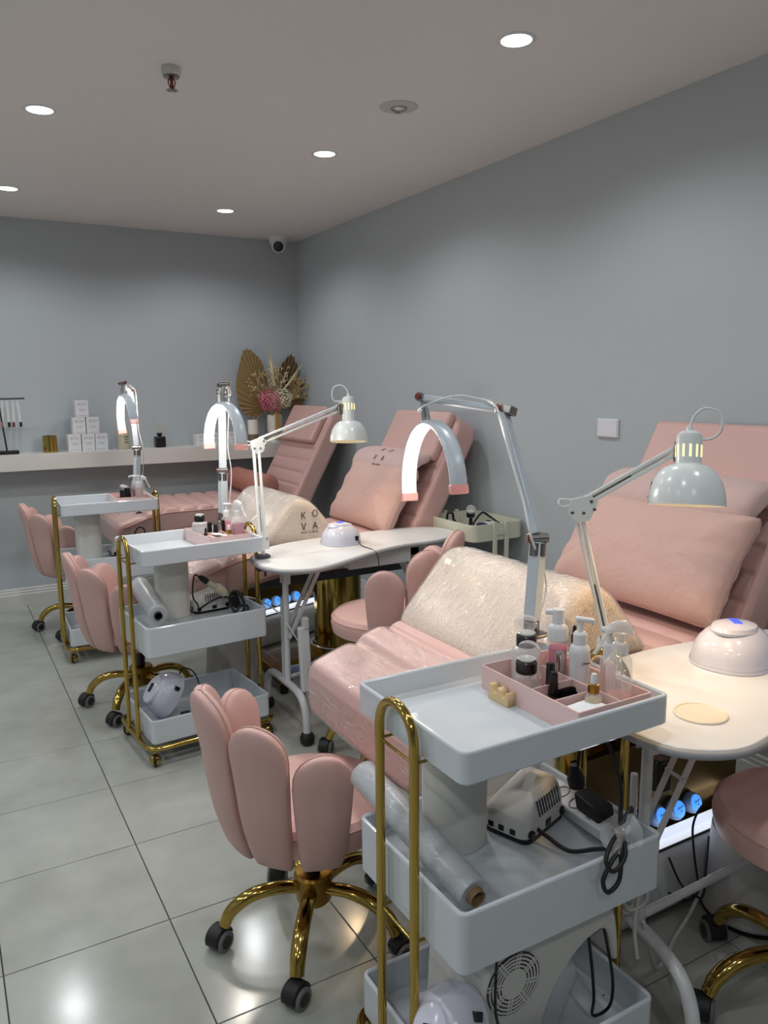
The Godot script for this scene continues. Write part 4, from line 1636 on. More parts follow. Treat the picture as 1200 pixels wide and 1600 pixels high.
func flowers():
	var o := thing("vase", "off-white tall vase in the corner of the shelf holding dried flowers", "vase", Vector3(2.387, SY, -5.93))
	var b := B.new()
	b.lathe([Vector2(0, 0), Vector2(0.05, 0), Vector2(0.056, 0.01), Vector2(0.062, 0.1), Vector2(0.061, 0.2), Vector2(0.056, 0.218), Vector2(0.052, 0.218), Vector2(0.056, 0.19), Vector2(0.054, 0.02), Vector2(0, 0.016)], 30)
	part(o, "body", b, M.ceramic)
	palm_leaf("large tan pleated palm leaf at the left of the dried arrangement", M.palm, Vector3(2.33, 1.36, -5.965), fan_outline(Vector3(2.33, 1.36, -5.965), [Vector2(2.26, 1.30), Vector2(2.165, 1.325), Vector2(2.11, 1.41), Vector2(2.09, 1.55), Vector2(2.12, 1.70), Vector2(2.17, 1.825), Vector2(2.25, 1.795), Vector2(2.31, 1.72), Vector2(2.345, 1.6)], 5, 0.03), 0.007)
	palm_leaf("darker brown pleated palm leaf at the right of the dried arrangement", M.palm_dark, Vector3(2.44, 1.39, -5.985), fan_outline(Vector3(2.44, 1.39, -5.985), [Vector2(2.41, 1.66), Vector2(2.47, 1.70), Vector2(2.565, 1.79), Vector2(2.62, 1.70)], 5, 0.04), 0.007)
	palm_leaf("tan pleated palm leaf low at the right of the dried arrangement", M.palm, Vector3(2.45, 1.37, -5.955), fan_outline(Vector3(2.45, 1.37, -5.955), [Vector2(2.57, 1.66), Vector2(2.64, 1.58), Vector2(2.645, 1.49), Vector2(2.63, 1.40), Vector2(2.57, 1.34)], 5, 0.04), 0.006)
	bloom("pink dried hydrangea head at the front of the vase", Vector3(2.325, 1.432, -5.86), 0.088, M.hydrangea_pink, 3)
	bloom("cream dried hydrangea head beside the pink one", Vector3(2.43, 1.445, -5.88), 0.082, M.hydrangea_cream, 4)
	var rng := RandomNumberGenerator.new()
	rng.seed = 9
	for w in [["pale fluffy pampas plume standing tallest in the vase", Vector3(2.38, 1.55, -5.90), Vector3(2.345, 1.83, -5.90), 0.026], ["slender pale plume leaning right in the vase", Vector3(2.46, 1.52, -5.89), Vector3(2.60, 1.70, -5.88), 0.014]]:
		o = thing("pampas_plume", w[0], "dried flower", w[1])
		b = B.new()
		var ax: Vector3 = w[2] - w[1]
		for k in 260:
			var t := rng.randf()
			var an := rng.randf() * TAU
			var rr: float = w[3] * (0.5 + 0.9 * sin(PI * minf(1.0, t * 0.9 + 0.12)))
			var p := ax * t
			var q := p + ax.normalized() * 0.035 + Vector3(cos(an), 0, sin(an)) * rr
			b.begin()
			var u := (q - p).cross(Vector3(0.3, 0.4, 1)).normalized() * 0.0016
			b.tri(b.pt(p - u), b.pt(p + u), b.pt(q))
			b.end(false)
		b.tube([Vector3.ZERO, ax * 0.5, ax], [w[3] * 0.5, w[3] * 0.5, 0.001], 8)
		part(o, "plume", b, M.pampas).set_meta("kind", "stuff")
		b = B.new()
		b.tube([Vector3.ZERO, Vector3(2.387, SY + 0.1, -5.93) - w[1]], 0.003, 5)
		part(o, "stem", b, M.straw)
	# loose dried sprays
	for w in [["curly beige dried spray in front of the left palm leaf", Vector3(2.28, 1.56, -5.90), 0.11, "dried", 5], ["pale dried spray between the palm leaves", Vector3(2.43, 1.62, -5.92), 0.085, "pampas", 6], ["straw-coloured airy grass spray against the right wall", Vector3(2.60, 1.53, -5.90), 0.085, "dried", 7]]:
		o = thing("dried_spray", w[0], "dried flower", w[1])
		rng.seed = w[4]
		b = B.new()
		var root: Vector3 = Vector3(2.387, SY + 0.21, -5.93) - w[1]
		for k in 46:
			var p: Vector3 = Vector3(rng.randf_range(-1, 1), rng.randf_range(-1, 1), rng.randf_range(-0.5, 0.5)) * w[2]
			p.x = minf(p.x, 2.655 - w[1].x)
			var st: Vector3 = root * 0.35 + p * 0.2
			b.tube([st, st.lerp(p, 0.6) + Vector3(0.006, 0.01, 0), p], 0.0012, 4)
			for j in 3:
				var c: Vector3 = p + Vector3(rng.randf_range(-1, 1), rng.randf_range(-1, 1), rng.randf_range(-1, 1)) * 0.012
				c.x = minf(c.x, 2.655 - w[1].x)
				b.lathe([Vector2(0, -0.006), Vector2(0.0055, -0.001), Vector2(0.004, 0.004), Vector2(0, 0.007)], 6, Transform3D(Basis(Vector3(0, 0, 1), rng.randf() * TAU), c))
		part(o, "sprigs", b, M[w[3]]).set_meta("kind", "stuff")
		b = B.new()
		b.tube([root * 0.35, root], 0.002, 5)
		part(o, "stem", b, M.straw)
	o = thing("raffia_bunch", "straw-coloured raffia hanging down the front of the vase", "raffia", Vector3(2.385, SY, -5.93))
	b = B.new()
	for k in 26:
		var x := rng.randf_range(-0.028, 0.028)
		b.tube([Vector3(x * 0.5, 0.235, 0.055), Vector3(x * 0.8, 0.19, 0.066), Vector3(x, 0.1, 0.068), Vector3(x * 1.2, rng.randf_range(0.01, 0.05), 0.064)], 0.0018, 4)
	part(o, "strands", b, M.straw).set_meta("kind", "stuff")

# ------------------------------------------------------------------ small things on the trolleys and tables
func organizer(label: String, at: Vector3, w: float, d: float, turn: float):
	var o := thing("organizer", label, "organizer", at, turn)
	var b := B.new()
	var p := rrect(w, d, 0.004, 2)
	b.loft([ring_xz(p, 0.0), ring_xz(p, 0.054), ring_xz(p, 0.054, -0.004), ring_xz(p, 0.005, -0.004)], true, true, true)
	part(o, "box", b, M.pink_acrylic)
	var x := w * 0.1
	for q in [[Vector3((x - w * 0.5) * 0.5, 0.028, 0.008), Vector3(w * 0.6 - 0.005, 0.046, 0.0035)], [Vector3((x - w * 0.5) * 0.5, 0.028, d * 0.25), Vector3(w * 0.6 - 0.005, 0.046, 0.0035)], [Vector3(x, 0.028, d * 0.1), Vector3(0.0035, 0.046, d * 0.78)]]:
		b = B.new()
		b.box(q[0], q[1], 0.001, 1)
		part(o, "divider", b, M.pink_acrylic)

func flip_bottle(label: String, at: Vector3, r: float, h: float, liquid: Material, lid: Vector3):
	var o := thing("flip_bottle", label, "bottle", at)
	var b := B.new()
	b.lathe([Vector2(0, 0), Vector2(r - 0.003, 0), Vector2(r, 0.003), Vector2(r, h - 0.012), Vector2(r - 0.004, h - 0.004), Vector2(r * 0.7, h), Vector2(0, h)], 26)
	part(o, "body", b, M.frost)
	b = B.new()
	b.lathe([Vector2(0, 0.003), Vector2(r - 0.003, 0.003), Vector2(r - 0.003, h * 0.62), Vector2(0, h * 0.62)], 22)
	part(o, "liquid", b, liquid)
	b = B.new()
	b.lathe([Vector2(0, h), Vector2(0.022, h), Vector2(0.0235, h + 0.002), Vector2(0.0235, h + 0.024), Vector2(0.021, h + 0.027), Vector2(0, h + 0.027)], 26)
	part(o, "collar", b, M.black)
	b = B.new()
	b.lathe([Vector2(0, h + 0.027), Vector2(0.017, h + 0.0275), Vector2(0.021, h + 0.032), Vector2(0.019, h + 0.033), Vector2(0.0, h + 0.029)], 22)
	part(o, "dispenser_dish", b, M.frost)
	if lid != Vector3.ZERO:
		b = B.new()
		var c := Vector3(0, h + 0.03, 0) + Vector3(lid.x, 0, lid.z).normalized() * 0.024 + Vector3.UP * 0.016
		var xf := Transform3D(basis_from(lid), c)
		b.lathe([Vector2(0.026, -0.006), Vector2(0.0265, 0.0), Vector2(0.022, 0.006), Vector2(0.0, 0.008), Vector2(0.0, 0.0068), Vector2(0.021, 0.0045), Vector2(0.0253, -0.001), Vector2(0.025, -0.006), Vector2(0.026, -0.006)], 26, xf)
		part(o, "open_lid", b, M.lid)

func pump_bottle(label: String, at: Vector3, r: float, h: float, body: Material, liquid, foam: bool, yaw: float):
	var o := thing("pump_bottle", label, "bottle", at)
	var b := B.new()
	b.lathe([Vector2(0, 0), Vector2(r - 0.003, 0), Vector2(r, 0.004), Vector2(r, h - 0.02), Vector2(r * 0.92, h - 0.008), Vector2(r * 0.6, h), Vector2(0, h)], 28)
	part(o, "body", b, body)
	if liquid:
		b = B.new()
		b.lathe([Vector2(0, 0.004), Vector2(r - 0.0025, 0.004), Vector2(r - 0.0025, h * 0.78), Vector2(0, h * 0.78)], 24)
		part(o, "liquid", b, liquid)
	b = B.new()
	if foam:
		b.lathe([Vector2(r * 0.8, h - 0.006), Vector2(r * 1.02, h - 0.004), Vector2(r * 1.02, h + 0.022), Vector2(r * 0.8, h + 0.03), Vector2(r * 0.62, h + 0.034), Vector2(r * 0.62, h + 0.04), Vector2(0, h + 0.041)], 28)
		cyl(b, Vector3(0, h + 0.04, 0), Vector3(0, h + 0.068, 0), r * 0.56, 22)
		b.box(Basis(Vector3.UP, yaw) * Vector3(0.018, 0, 0) + Vector3(0, h + 0.06, 0), Vector3(0.024, 0.012, 0.014), 0.004, 2, Basis(Vector3.UP, yaw))
	else:
		b.lathe([Vector2(r * 0.62, h - 0.004), Vector2(r * 0.66, h - 0.002), Vector2(r * 0.66, h + 0.022), Vector2(r * 0.5, h + 0.027), Vector2(0, h + 0.028)], 24)
		cyl(b, Vector3(0, h + 0.027, 0), Vector3(0, h + 0.05, 0), 0.0065, 14)
		b.box(Basis(Vector3.UP, yaw) * Vector3(0.009, 0, 0) + Vector3(0, h + 0.054, 0), Vector3(0.042, 0.011, 0.017), 0.0045, 2, Basis(Vector3.UP, yaw) * Basis(Vector3(0, 0, 1), -0.12))
		b.box(Basis(Vector3.UP, yaw) * Vector3(0.028, 0, 0) + Vector3(0, h + 0.049, 0), Vector3(0.007, 0.014, 0.009), 0.003, 1, Basis(Vector3.UP, yaw))
	part(o, "pump", b, M.white)

func trigger_bottle(label: String, at: Vector3, r: float, h: float, liquid: Material, fill: float, yaw: float):
	var o := thing("spray_bottle", label, "bottle", at, yaw)
	var b := B.new()
	b.lathe([Vector2(0, 0), Vector2(r - 0.003, 0), Vector2(r, 0.004), Vector2(r, h - 0.024), Vector2(r * 0.9, h - 0.009), Vector2(r * 0.62, h), Vector2(r * 0.5, h)], 28)
	part(o, "body", b, M.clear)
	b = B.new()
	b.lathe([Vector2(0, 0.003), Vector2(r - 0.002, 0.003), Vector2(r - 0.002, h * fill), Vector2(0, h * fill)], 24)
	part(o, "liquid", b, liquid)
	b = B.new()
	b.tube(curve([Vector3(0.0, h + 0.01, 0), Vector3(0.003, h * 0.6, 0.004), Vector3(0.013, h * 0.2, 0.006), Vector3(0.017, 0.006, 0.004)], 4), 0.002, 6)
	part(o, "dip_tube", b, M.frost)
	b = B.new()
	b.lathe([Vector2(r * 0.5, h - 0.003), Vector2(r * 0.62, h), Vector2(r * 0.62, h + 0.022), Vector2(r * 0.52, h + 0.026), Vector2(0.009, h + 0.028), Vector2(0.009, h + 0.044), Vector2(0, h + 0.044)], 22)
	part(o, "collar", b, M.frost)
	b = B.new()
	var head := []
	for q in [[Vector3(0.022, h + 0.05, 0), 0.012, 0.011], [Vector3(0.01, h + 0.058, 0), 0.0155, 0.012], [Vector3(-0.008, h + 0.06, 0), 0.014, 0.011], [Vector3(-0.024, h + 0.058, 0), 0.0105, 0.009], [Vector3(-0.034, h + 0.056, 0), 0.008, 0.007]]:
		var rg := PackedVector3Array()
		for i in 12:
			rg.append(q[0] + Vector3(0, sin(TAU * i / 12) * q[1], cos(TAU * i / 12) * q[2]))
		head.append(rg)
	b.loft(head)
	part(o, "sprayer_head", b, M.frost)
	b = B.new()
	b.tube(curve([Vector3(-0.02, h + 0.054, 0), Vector3(-0.034, h + 0.042, 0), Vector3(-0.045, h + 0.022, 0), Vector3(-0.058, h + 0.004, 0)], 5), 0.0055, 8, false, 0.7)
	part(o, "trigger", b, M.frost)

func dropper(label: String, at: Vector3, liquid: Material, cap: Material, bulb: Material, r := 0.0165, h := 0.05):
	var o := thing("dropper_bottle", label, "bottle", at)
	var b := B.new()
	b.lathe([Vector2(0, 0), Vector2(r - 0.002, 0), Vector2(r, 0.003), Vector2(r, h - 0.012), Vector2(r * 0.85, h - 0.005), Vector2(r * 0.5, h), Vector2(r * 0.5, h + 0.004), Vector2(0, h + 0.004)], 22)
	part(o, "body", b, M.clear if r > 0.012 else liquid)
	if r > 0.012:
		b = B.new()
		b.lathe([Vector2(0, 0.002), Vector2(r - 0.0015, 0.002), Vector2(r - 0.0015, h * 0.75), Vector2(0, h * 0.75)], 20)
		part(o, "liquid", b, liquid)
		b = B.new()
		b.lathe([Vector2(r + 0.0003, 0.008), Vector2(r + 0.0003, 0.024)], 22)
		part(o, "label_band", b, M.beige)
	b = B.new()
	b.lathe([Vector2(r * 0.62, h + 0.002), Vector2(r * 0.64, h + 0.004), Vector2(r * 0.64, h + 0.02), Vector2(r * 0.5, h + 0.0215), Vector2(0, h + 0.0215)], 20)
	part(o, "cap", b, cap)
	b = B.new()
	b.lathe([Vector2(r * 0.42, h + 0.02), Vector2(r * 0.4, h + 0.034), Vector2(r * 0.3, h + 0.042), Vector2(0, h + 0.045)], 16)
	part(o, "bulb", b, bulb)

func polish(label: String, at: Vector3, r: float, h: float, cap: Material, body: Material, split := 0.42):
	var o := thing("polish_bottle", label, "bottle", at)
	var b := B.new()
	b.lathe([Vector2(0, 0), Vector2(r - 0.001, 0), Vector2(r, 0.002), Vector2(r, h * split - 0.004), Vector2(r * 0.8, h * split), Vector2(0, h * split)], 20)
	part(o, "body", b, body)
	b = B.new()
	b.lathe([Vector2(r * 0.8, h * split), Vector2(r * 0.86, h * split + 0.002), Vector2(r * 0.74, h - 0.004), Vector2(r * 0.62, h), Vector2(0, h + 0.001)], 20)
	part(o, "cap", b, cap)

func uv_lamp(label: String, at: Vector3, rot: Basis, a: float, c: float, h: float, lit: bool, cord: Array):
	var o := thing("nail_dryer", label, "nail lamp", at)
	o.basis = rot
	var b := B.new()
	var rings := []
	for q in [[0.0, 1.0], [0.008, 1.0], [0.0085, 0.965], [h * 0.25, 0.955], [h * 0.45, 0.91], [h * 0.62, 0.82], [h * 0.78, 0.68], [h * 0.9, 0.52], [h * 0.97, 0.34], [h, 0.0001]]:
		var rg := PackedVector3Array()
		for i in 40:
			var an := TAU * i / 40
			var e := pow(absf(cos(an)), 0.85) * signf(cos(an))
			var f := pow(absf(sin(an)), 0.85) * signf(sin(an))
			rg.append(Vector3(e * a * q[1], q[0], f * c * q[1]))
		rings.append(rg)
	b.loft(rings, true, false)
	part(o, "shell", b, M.lilac_white)
	b = B.new()
	var tilt := Basis(Vector3(0, 0, 1), -0.05)
	b.lathe([Vector2(a * 0.62, h * 0.80), Vector2(a * 0.66, h * 0.88), Vector2(a * 0.6, h * 0.98), Vector2(a * 0.35, h * 1.05), Vector2(0, h * 1.06)], 36, Transform3D(tilt.scaled(Vector3(1, 1, 0.72)), Vector3(-a * 0.08, 0, 0)))
	part(o, "top_cap", b, M.lilac_white)
	if lit:
		lettering(o, "888", 0.024, Transform3D(tilt * Basis(Vector3.UP, PI * 0.5 - 0.9) * Basis(Vector3.RIGHT, -PI / 2), Vector3(0.0, h * 1.066, 0)), M.blue_digit, "display_digits", true)
	else:
		b = B.new()
		b.box(Vector3(0.0, h * 1.06, 0), Vector3(0.04, 0.003, 0.02), 0.001, 1)
		part(o, "display", b, M.black)
	b = B.new()
	b.box(Vector3(a * 0.42, h * 0.32, c * 0.86), Vector3(0.018, 0.022, 0.016), 0.002, 1)
	part(o, "socket", b, M.black)
	if cord.size():
		b = B.new()
		var q := [Vector3(a * 0.42, h * 0.32, c * 0.9), Vector3(a * 0.42, h * 0.32, c * 0.9 + 0.012)]
		var inv := o.transform.affine_inverse()
		for p in cord:
			q.append(inv * p)
		b.tube(curve(q, 5), 0.0023, 6)
		part(o, "cord", b, M.black)

func towel_roll(label: String, at: Vector3, r: float, h: float):
	var o := thing("paper_roll", label, "paper roll", at)
	var b := B.new()
	var prof := [Vector2(0.02, 0), Vector2(r - 0.002, 0), Vector2(r, 0.002), Vector2(r, h - 0.002), Vector2(r - 0.002, h), Vector2(0.021, h), Vector2(0.021, h - 0.03)]
	b.lathe(prof, 36, Transform3D(Basis().scaled(Vector3(1.0, 1, 0.86)), Vector3.ZERO))
	part(o, "paper", b, M.paper)
	b = B.new()
	b.lathe([Vector2(0.0185, 0.0), Vector2(0.021, 0.0), Vector2(0.021, h - 0.001), Vector2(0.0185, h - 0.001), Vector2(0.0185, 0.0)], 20, Transform3D(Basis().scaled(Vector3(1.0, 1, 0.86)), Vector3.ZERO))
	part(o, "core", b, M.card_core)

func film_roll(label: String, p: Vector3, q: Vector3, r: float, core: float, dark: bool):
	var o := thing("film_roll", label, "film roll", p)
	var d := q - p
	var xf := Transform3D(basis_from(d), Vector3.ZERO)
	var l := d.length()
	var b := B.new()
	b.lathe([Vector2(core, 0), Vector2(r - 0.002, 0), Vector2(r, 0.002), Vector2(r, l - 0.002), Vector2(r - 0.002, l), Vector2(core, l)], 32, xf)
	part(o, "film", b, M.foil)
	b = B.new()
	b.lathe([Vector2(core - 0.003, -0.012), Vector2(core, -0.012), Vector2(core, l + 0.004), Vector2(core - 0.003, l + 0.004), Vector2(core - 0.003, -0.012)], 24, xf)
	part(o, "core", b, M.black_rubber if dark else M.card_core)
	b = B.new()
	b.lathe([Vector2(core + 0.002, 0.004), Vector2(r - 0.006, 0.004), Vector2(r - 0.006, l - 0.004), Vector2(core + 0.002, l - 0.004)], 28, xf)
	part(o, "inner_layers", b, mat("b4b9be", 0.25))

func drill_box(label: String, at: Vector3, turn: float):
	var o := thing("drill_machine", label, "nail drill", at, turn)
	var b := B.new()
	b.prism(rrect(0.172, 0.122, 0.022), 0.0, 0.012, 0.002)
	part(o, "base_plate", b, M.black)
	b = B.new()
	var rings := []
	for q in [[0.009, 1.0, 0.0], [0.05, 1.0, 0.0], [0.07, 0.95, 0.002], [0.088, 0.85, 0.006], [0.1, 0.72, 0.012], [0.107, 0.5, 0.016], [0.109, 0.2, 0.018]]:
		var rg := PackedVector3Array()
		for p in rrect(0.17, 0.12, 0.024):
			var sl: float = maxf(0.0, 0.5 - p.x / 0.17) * maxf(0.0, q[0] - 0.05) * 0.55
			rg.append(Vector3(p.x * q[1] + q[2], q[0] - sl, p.y * q[1]))
		rings.append(rg)
	b.loft(rings)
	part(o, "housing", b, M.white_matte)
	for k in 9:
		b = B.new()
		b.box(Vector3(-0.034 + k * 0.011, 0.068, 0.0565), Vector3(0.003, 0.036, 0.004), 0.001, 1, Basis(Vector3.RIGHT, -0.28))
		part(o, "vent", b, M.dark_grey)
	for q in [Vector3(-0.068, 0.022, 0.0605), Vector3(0.066, 0.024, 0.0605)]:
		b = B.new()
		cyl(b, q - Vector3(0, 0, 0.004), q + Vector3(0, 0, 0.005), 0.0095, 16)
		part(o, "knob", b, M.black)
	b = B.new()
	b.box(Vector3(0.005, 0.022, 0.06), Vector3(0.022, 0.016, 0.004), 0.001, 1)
	part(o, "switch", b, M.black)
	for q in [-0.035, -0.008, 0.022]:
		b = B.new()
		b.box(Vector3(-0.085, 0.022, q), Vector3(0.004, 0.013, 0.014), 0.001, 1)
		part(o, "port", b, M.black)

func cord(label: String, pts: Array, r: float, m: Material, k := 6):
	var o := thing("cord", label, "cord", pts[0])
	var b := B.new()
	var q := []
	for p in pts:
		q.append(p - pts[0])
	b.tube(curve(q, k), r, 7)
	part(o, "cable", b, m)

func build_trolley_things():
	var F := 0.8592
	# nearest trolley, top tray
	organizer("pink acrylic organizer holding many bottles on the nearest trolley", Vector3(1.148, F, -1.226), 0.205, 0.315, 0.0)
	var G := F + 0.0055
	flip_bottle("flip-top bottle with black collar and rosy liquid, nearest the wooden stand", Vector3(1.098, G, -1.288), 0.025, 0.052, M.liquid_pale, Vector3(0.8, 0.55, -0.5))
	flip_bottle("wider clear flip-top bottle with black collar behind the rosy one", Vector3(1.145, G, -1.345), 0.034, 0.088, M.frost, Vector3(0.5, 0.45, -0.8))
	pump_bottle("foam pump bottle of bright pink liquid on the nearest trolley", Vector3(1.213, G, -1.315), 0.0235, 0.105, M.clear, M.liquid_pink, true, 2.4)
	pump_bottle("opaque white pump bottle beside the pink foam bottle", Vector3(1.205, G, -1.235), 0.0235, 0.115, M.white, null, false, -0.6)
	var wb := get_node("pump_bottle_001")
	lettering(wb, "CREAM", 0.0045, Transform3D(Basis(Vector3.UP, -0.25), Basis(Vector3.UP, -0.25) * Vector3(0.004, 0.075, 0.0237)), M.ink, "label_print")
	pump_bottle("clear bottle with a white pump half hidden behind the big spray bottle", Vector3(1.233, G, -1.175), 0.0195, 0.10, M.clear, M.liquid_pale, false, 1.2)
	dropper("small amber dropper bottle with a black cap behind the white pump bottle", Vector3(1.236, G + 0.055, -1.285), M.liquid_amber, M.black, M.black, 0.0115, 0.04)
	polish("pale bottle standing under the small amber dropper", Vector3(1.236, G, -1.285), 0.013, 0.055, M.white, M.beige, 0.8)
	trigger_bottle("large clear trigger spray bottle at the front of the organizer", Vector3(1.205, G, -1.118), 0.0275, 0.125, M.liquid_pale, 0.3, -0.35)
	dropper("dropper bottle with a gold cap and white bulb in the nearest organizer", Vector3(1.137, G, -1.122), M.liquid_amber, M.gold_satin, M.white, 0.0185, 0.052)
	polish("taller black-capped polish bottle in the nearest organizer, at the back", Vector3(1.122, G, -1.236), 0.0125, 0.085, M.black, M.smoke_black, 0.3)
	polish("black-capped polish bottle at the front of the black dish", Vector3(1.103, G, -1.205), 0.0125, 0.078, M.black, M.smoke_black, 0.3)
	polish("bottle with a tall chrome cap before the pink foam bottle", Vector3(1.178, G, -1.268), 0.0135, 0.09, M.chrome, M.smoke_black, 0.25)
	var o := thing("polish_dish", "small glossy black dish in the nearest organizer", "dish", Vector3(1.13, G, -1.19))
	var b := B.new()
	var rp := rrect(0.085, 0.055, 0.02)
	b.loft([ring_xz(rp, 0.0, -0.004), ring_xz(rp, 0.03), ring_xz(rp, 0.03, -0.004), ring_xz(rp, 0.004, -0.008)], true, true, true)
	part(o, "bowl", b, M.black)
	o = thing("paper_square", "white paper square in the front compartment of the nearest organizer", "paper", Vector3(1.106, G, -1.108), 0.1)
	b = B.new()
	for k in 6:
		b.box(Vector3(0.001 * (k % 2), 0.003 + k * 0.006, 0), Vector3(0.075, 0.0055, 0.05), 0.001, 1)
	part(o, "stack", b, mat("eef0f2", 0.9))
	o = thing("brush_rest", "small notched wooden brush rest beside the nearest organizer", "brush rest", Vector3(1.032, F, -1.292))
	b = B.new()
	var outl := [Vector2(-0.034, 0.0), Vector2(0.034, 0.0), Vector2(0.034, 0.03)]
	for i in 9:
		outl.append(Vector2(0.018 + cos(PI * i / 8) * 0.009, 0.03 - sin(PI * i / 8) * 0.014))
	for i in 9:
		outl.append(Vector2(-0.012 + cos(PI * i / 8) * 0.01, 0.034 - sin(PI * i / 8) * 0.016))
	outl.append(Vector2(-0.034, 0.034))
	b.prism(outl, -0.01, 0.01, 0.0012, Transform3D(Basis(Vector3(0, 0, 1), Vector3(1, 0, 0), Vector3(0, 1, 0)), Vector3.ZERO))
	part(o, "block", b, M.wood)
	# nearest trolley, middle tray
	var m := 0.5415
	towel_roll("white paper towel roll standing in the nearest trolley's middle tray", Vector3(0.935, m, -1.33), 0.076, 0.295)
	film_roll("roll of clear film with a card core leaning in the nearest trolley", Vector3(0.826, 0.578, -1.107), Vector3(0.806, 0.648, -1.52), 0.0345, 0.018, false)
	drill_box("white nail drill machine in the middle tray of the nearest trolley", Vector3(1.115, m, -1.305), 0.33)
	o = thing("power_strip", "white power strip leaning in the nearest trolley with black plugs", "power strip", Vector3(1.243, m + 0.03, -1.26))
	o.basis = Basis(Vector3.UP, -0.18) * Basis(Vector3.RIGHT, -0.14) * Basis(Vector3(0, 0, 1), 0.35)
	b = B.new()
	b.box(Vector3(-0.01, 0.0, 0), Vector3(0.062, 0.034, 0.33), 0.005, 2)
	part(o, "body", b, M.white)
	for k in 4:
		b = B.new()
		b.lathe([Vector2(0.019, 0), Vector2(0.021, 0.003), Vector2(0.023, 0)], 20, Transform3D(Basis(), Vector3(-0.01, 0.017, -0.12 + k * 0.07)))
		part(o, "outlet", b, M.grey_edge)
	for k in 2:
		var z := -0.05 + k * 0.075
		o = thing("plug", ["round black plug in the upper outlet of the leaning power strip", "square black adaptor plugged into the leaning power strip"][k], "plug", Vector3(1.25 - 0.03 * k, m + 0.084 - 0.016 * k, -1.28 + 0.075 * k))
		o.basis = Basis(Vector3.UP, -0.18) * Basis(Vector3(0, 0, 1), 0.2)
		b = B.new()
		if k == 0:
			b.lathe([Vector2(0, -0.02), Vector2(0.02, -0.02), Vector2(0.021, 0.0), Vector2(0.014, 0.02), Vector2(0.009, 0.036), Vector2(0, 0.037)], 18)
		else:
			b.box(Vector3(0, 0.0, 0.02), Vector3(0.045, 0.045, 0.09), 0.006, 2)
		part(o, "body", b, M.black_rubber)
	cord("thick black cord looped in a bundle over the nearest trolley's middle rim", [Vector3(1.095, 0.567, -1.245), Vector3(1.10, 0.56, -1.21), Vector3(1.11, 0.555, -1.15), Vector3(1.13, 0.585, -1.09), Vector3(1.135, 0.612, -1.035), Vector3(1.11, 0.60, -1.028), Vector3(1.085, 0.565, -1.026), Vector3(1.10, 0.535, -1.026), Vector3(1.13, 0.55, -1.026), Vector3(1.14, 0.60, -1.032), Vector3(1.155, 0.625, -1.05), Vector3(1.13, 0.632, -1.045), Vector3(1.095, 0.605, -1.03), Vector3(1.11, 0.58, -1.022), Vector3(1.15, 0.60, -1.03), Vector3(1.17, 0.64, -1.06), Vector3(1.205, 0.665, -1.07), Vector3(1.215, 0.64, -1.08), Vector3(1.185, 0.62, -1.075), Vector3(1.185, 0.655, -1.08), Vector3(1.225, 0.69, -1.12), Vector3(1.25, 0.75, -1.18), Vector3(1.255, 0.77, -1.23), Vector3(1.255, 0.72, -1.27), Vector3(1.252, 0.65, -1.278)], 0.0048, M.black_rubber)
	o = thing("plastic_tie", "scrap of shiny clear plastic binding the black cord bundle", "plastic scrap", Vector3(1.155, 0.632, -1.05))
	b = B.new()
	var rng := RandomNumberGenerator.new()
	rng.seed = 12
	var tie := []
	for i in 7:
		var rg := PackedVector3Array()
		for j in 12:
			var an := TAU * j / 12
			var rr := (0.013 + 0.02 * pow(absf(i - 3) / 3.0, 1.6)) * rng.randf_range(0.75, 1.2)
			rg.append(Vector3((i - 3) * 0.011, 0, 0) + Vector3(0, cos(an), sin(an)) * rr)
		tie.append(rg)
	b.loft(tie, false, false)
	part(o, "film", b, clear("ffffff", 0.25, 0.08))
	# nearest trolley, bottom tray
	uv_lamp("white nail dryer tipped on its side in the nearest trolley's bottom tray", Vector3(0.80, 0.262, -1.13), Basis(Vector3.UP, 0.2) * Basis(Vector3(0, 0, 1), 1.0) * Basis(Vector3.UP, 0.4), 0.098, 0.08, 0.09, false, [])
	dust_collector()
	cord("thin black cord hanging beside the fan grille in the bottom tray", [Vector3(0.875, 0.44, -1.095), Vector3(0.872, 0.37, -1.095), Vector3(0.875, 0.30, -1.095), Vector3(0.90, 0.22, -1.095), Vector3(0.93, 0.14, -1.09), Vector3(0.96, 0.12, -1.085)], 0.003, M.black_rubber)
	cord("pair of black cords dropping into the right of the bottom tray", [Vector3(1.20, 0.44, -1.16), Vector3(1.20, 0.33, -1.12), Vector3(1.205, 0.24, -1.10), Vector3(1.22, 0.15, -1.12), Vector3(1.19, 0.125, -1.14), Vector3(1.17, 0.2, -1.12), Vector3(1.165, 0.3, -1.13), Vector3(1.18, 0.44, -1.18)], 0.0035, M.black_rubber)
	# middle trolley
	var t := 0.075
	organizer("pink acrylic organizer on the middle trolley with a rose spray bottle", Vector3(1.062, F, -3.36), 0.20, 0.30, t)
	flip_bottle("large frosted bottle with a black collar on the middle trolley", Vector3(1.005, G, -3.43), 0.036, 0.085, M.frost, Vector3.ZERO)
	polish("black polish bottle left in the middle organizer", Vector3(1.035, G, -3.385), 0.0135, 0.085, M.black, M.smoke_black)
	polish("black polish bottle in front of the chrome one, middle trolley", Vector3(1.05, G, -3.345), 0.0135, 0.08, M.black, M.smoke_black)
	polish("chrome-capped bottle between black ones on the middle trolley", Vector3(1.078, G, -3.38), 0.0135, 0.088, M.chrome, M.smoke_black)
	polish("black polish bottle right of the chrome cap, middle trolley", Vector3(1.105, G, -3.41), 0.0135, 0.085, M.black, M.smoke_black)
	dropper("gold-capped dropper of yellow oil on the middle trolley", Vector3(1.09, G, -3.285), M.liquid_amber, M.gold_satin, M.white, 0.0185, 0.04)
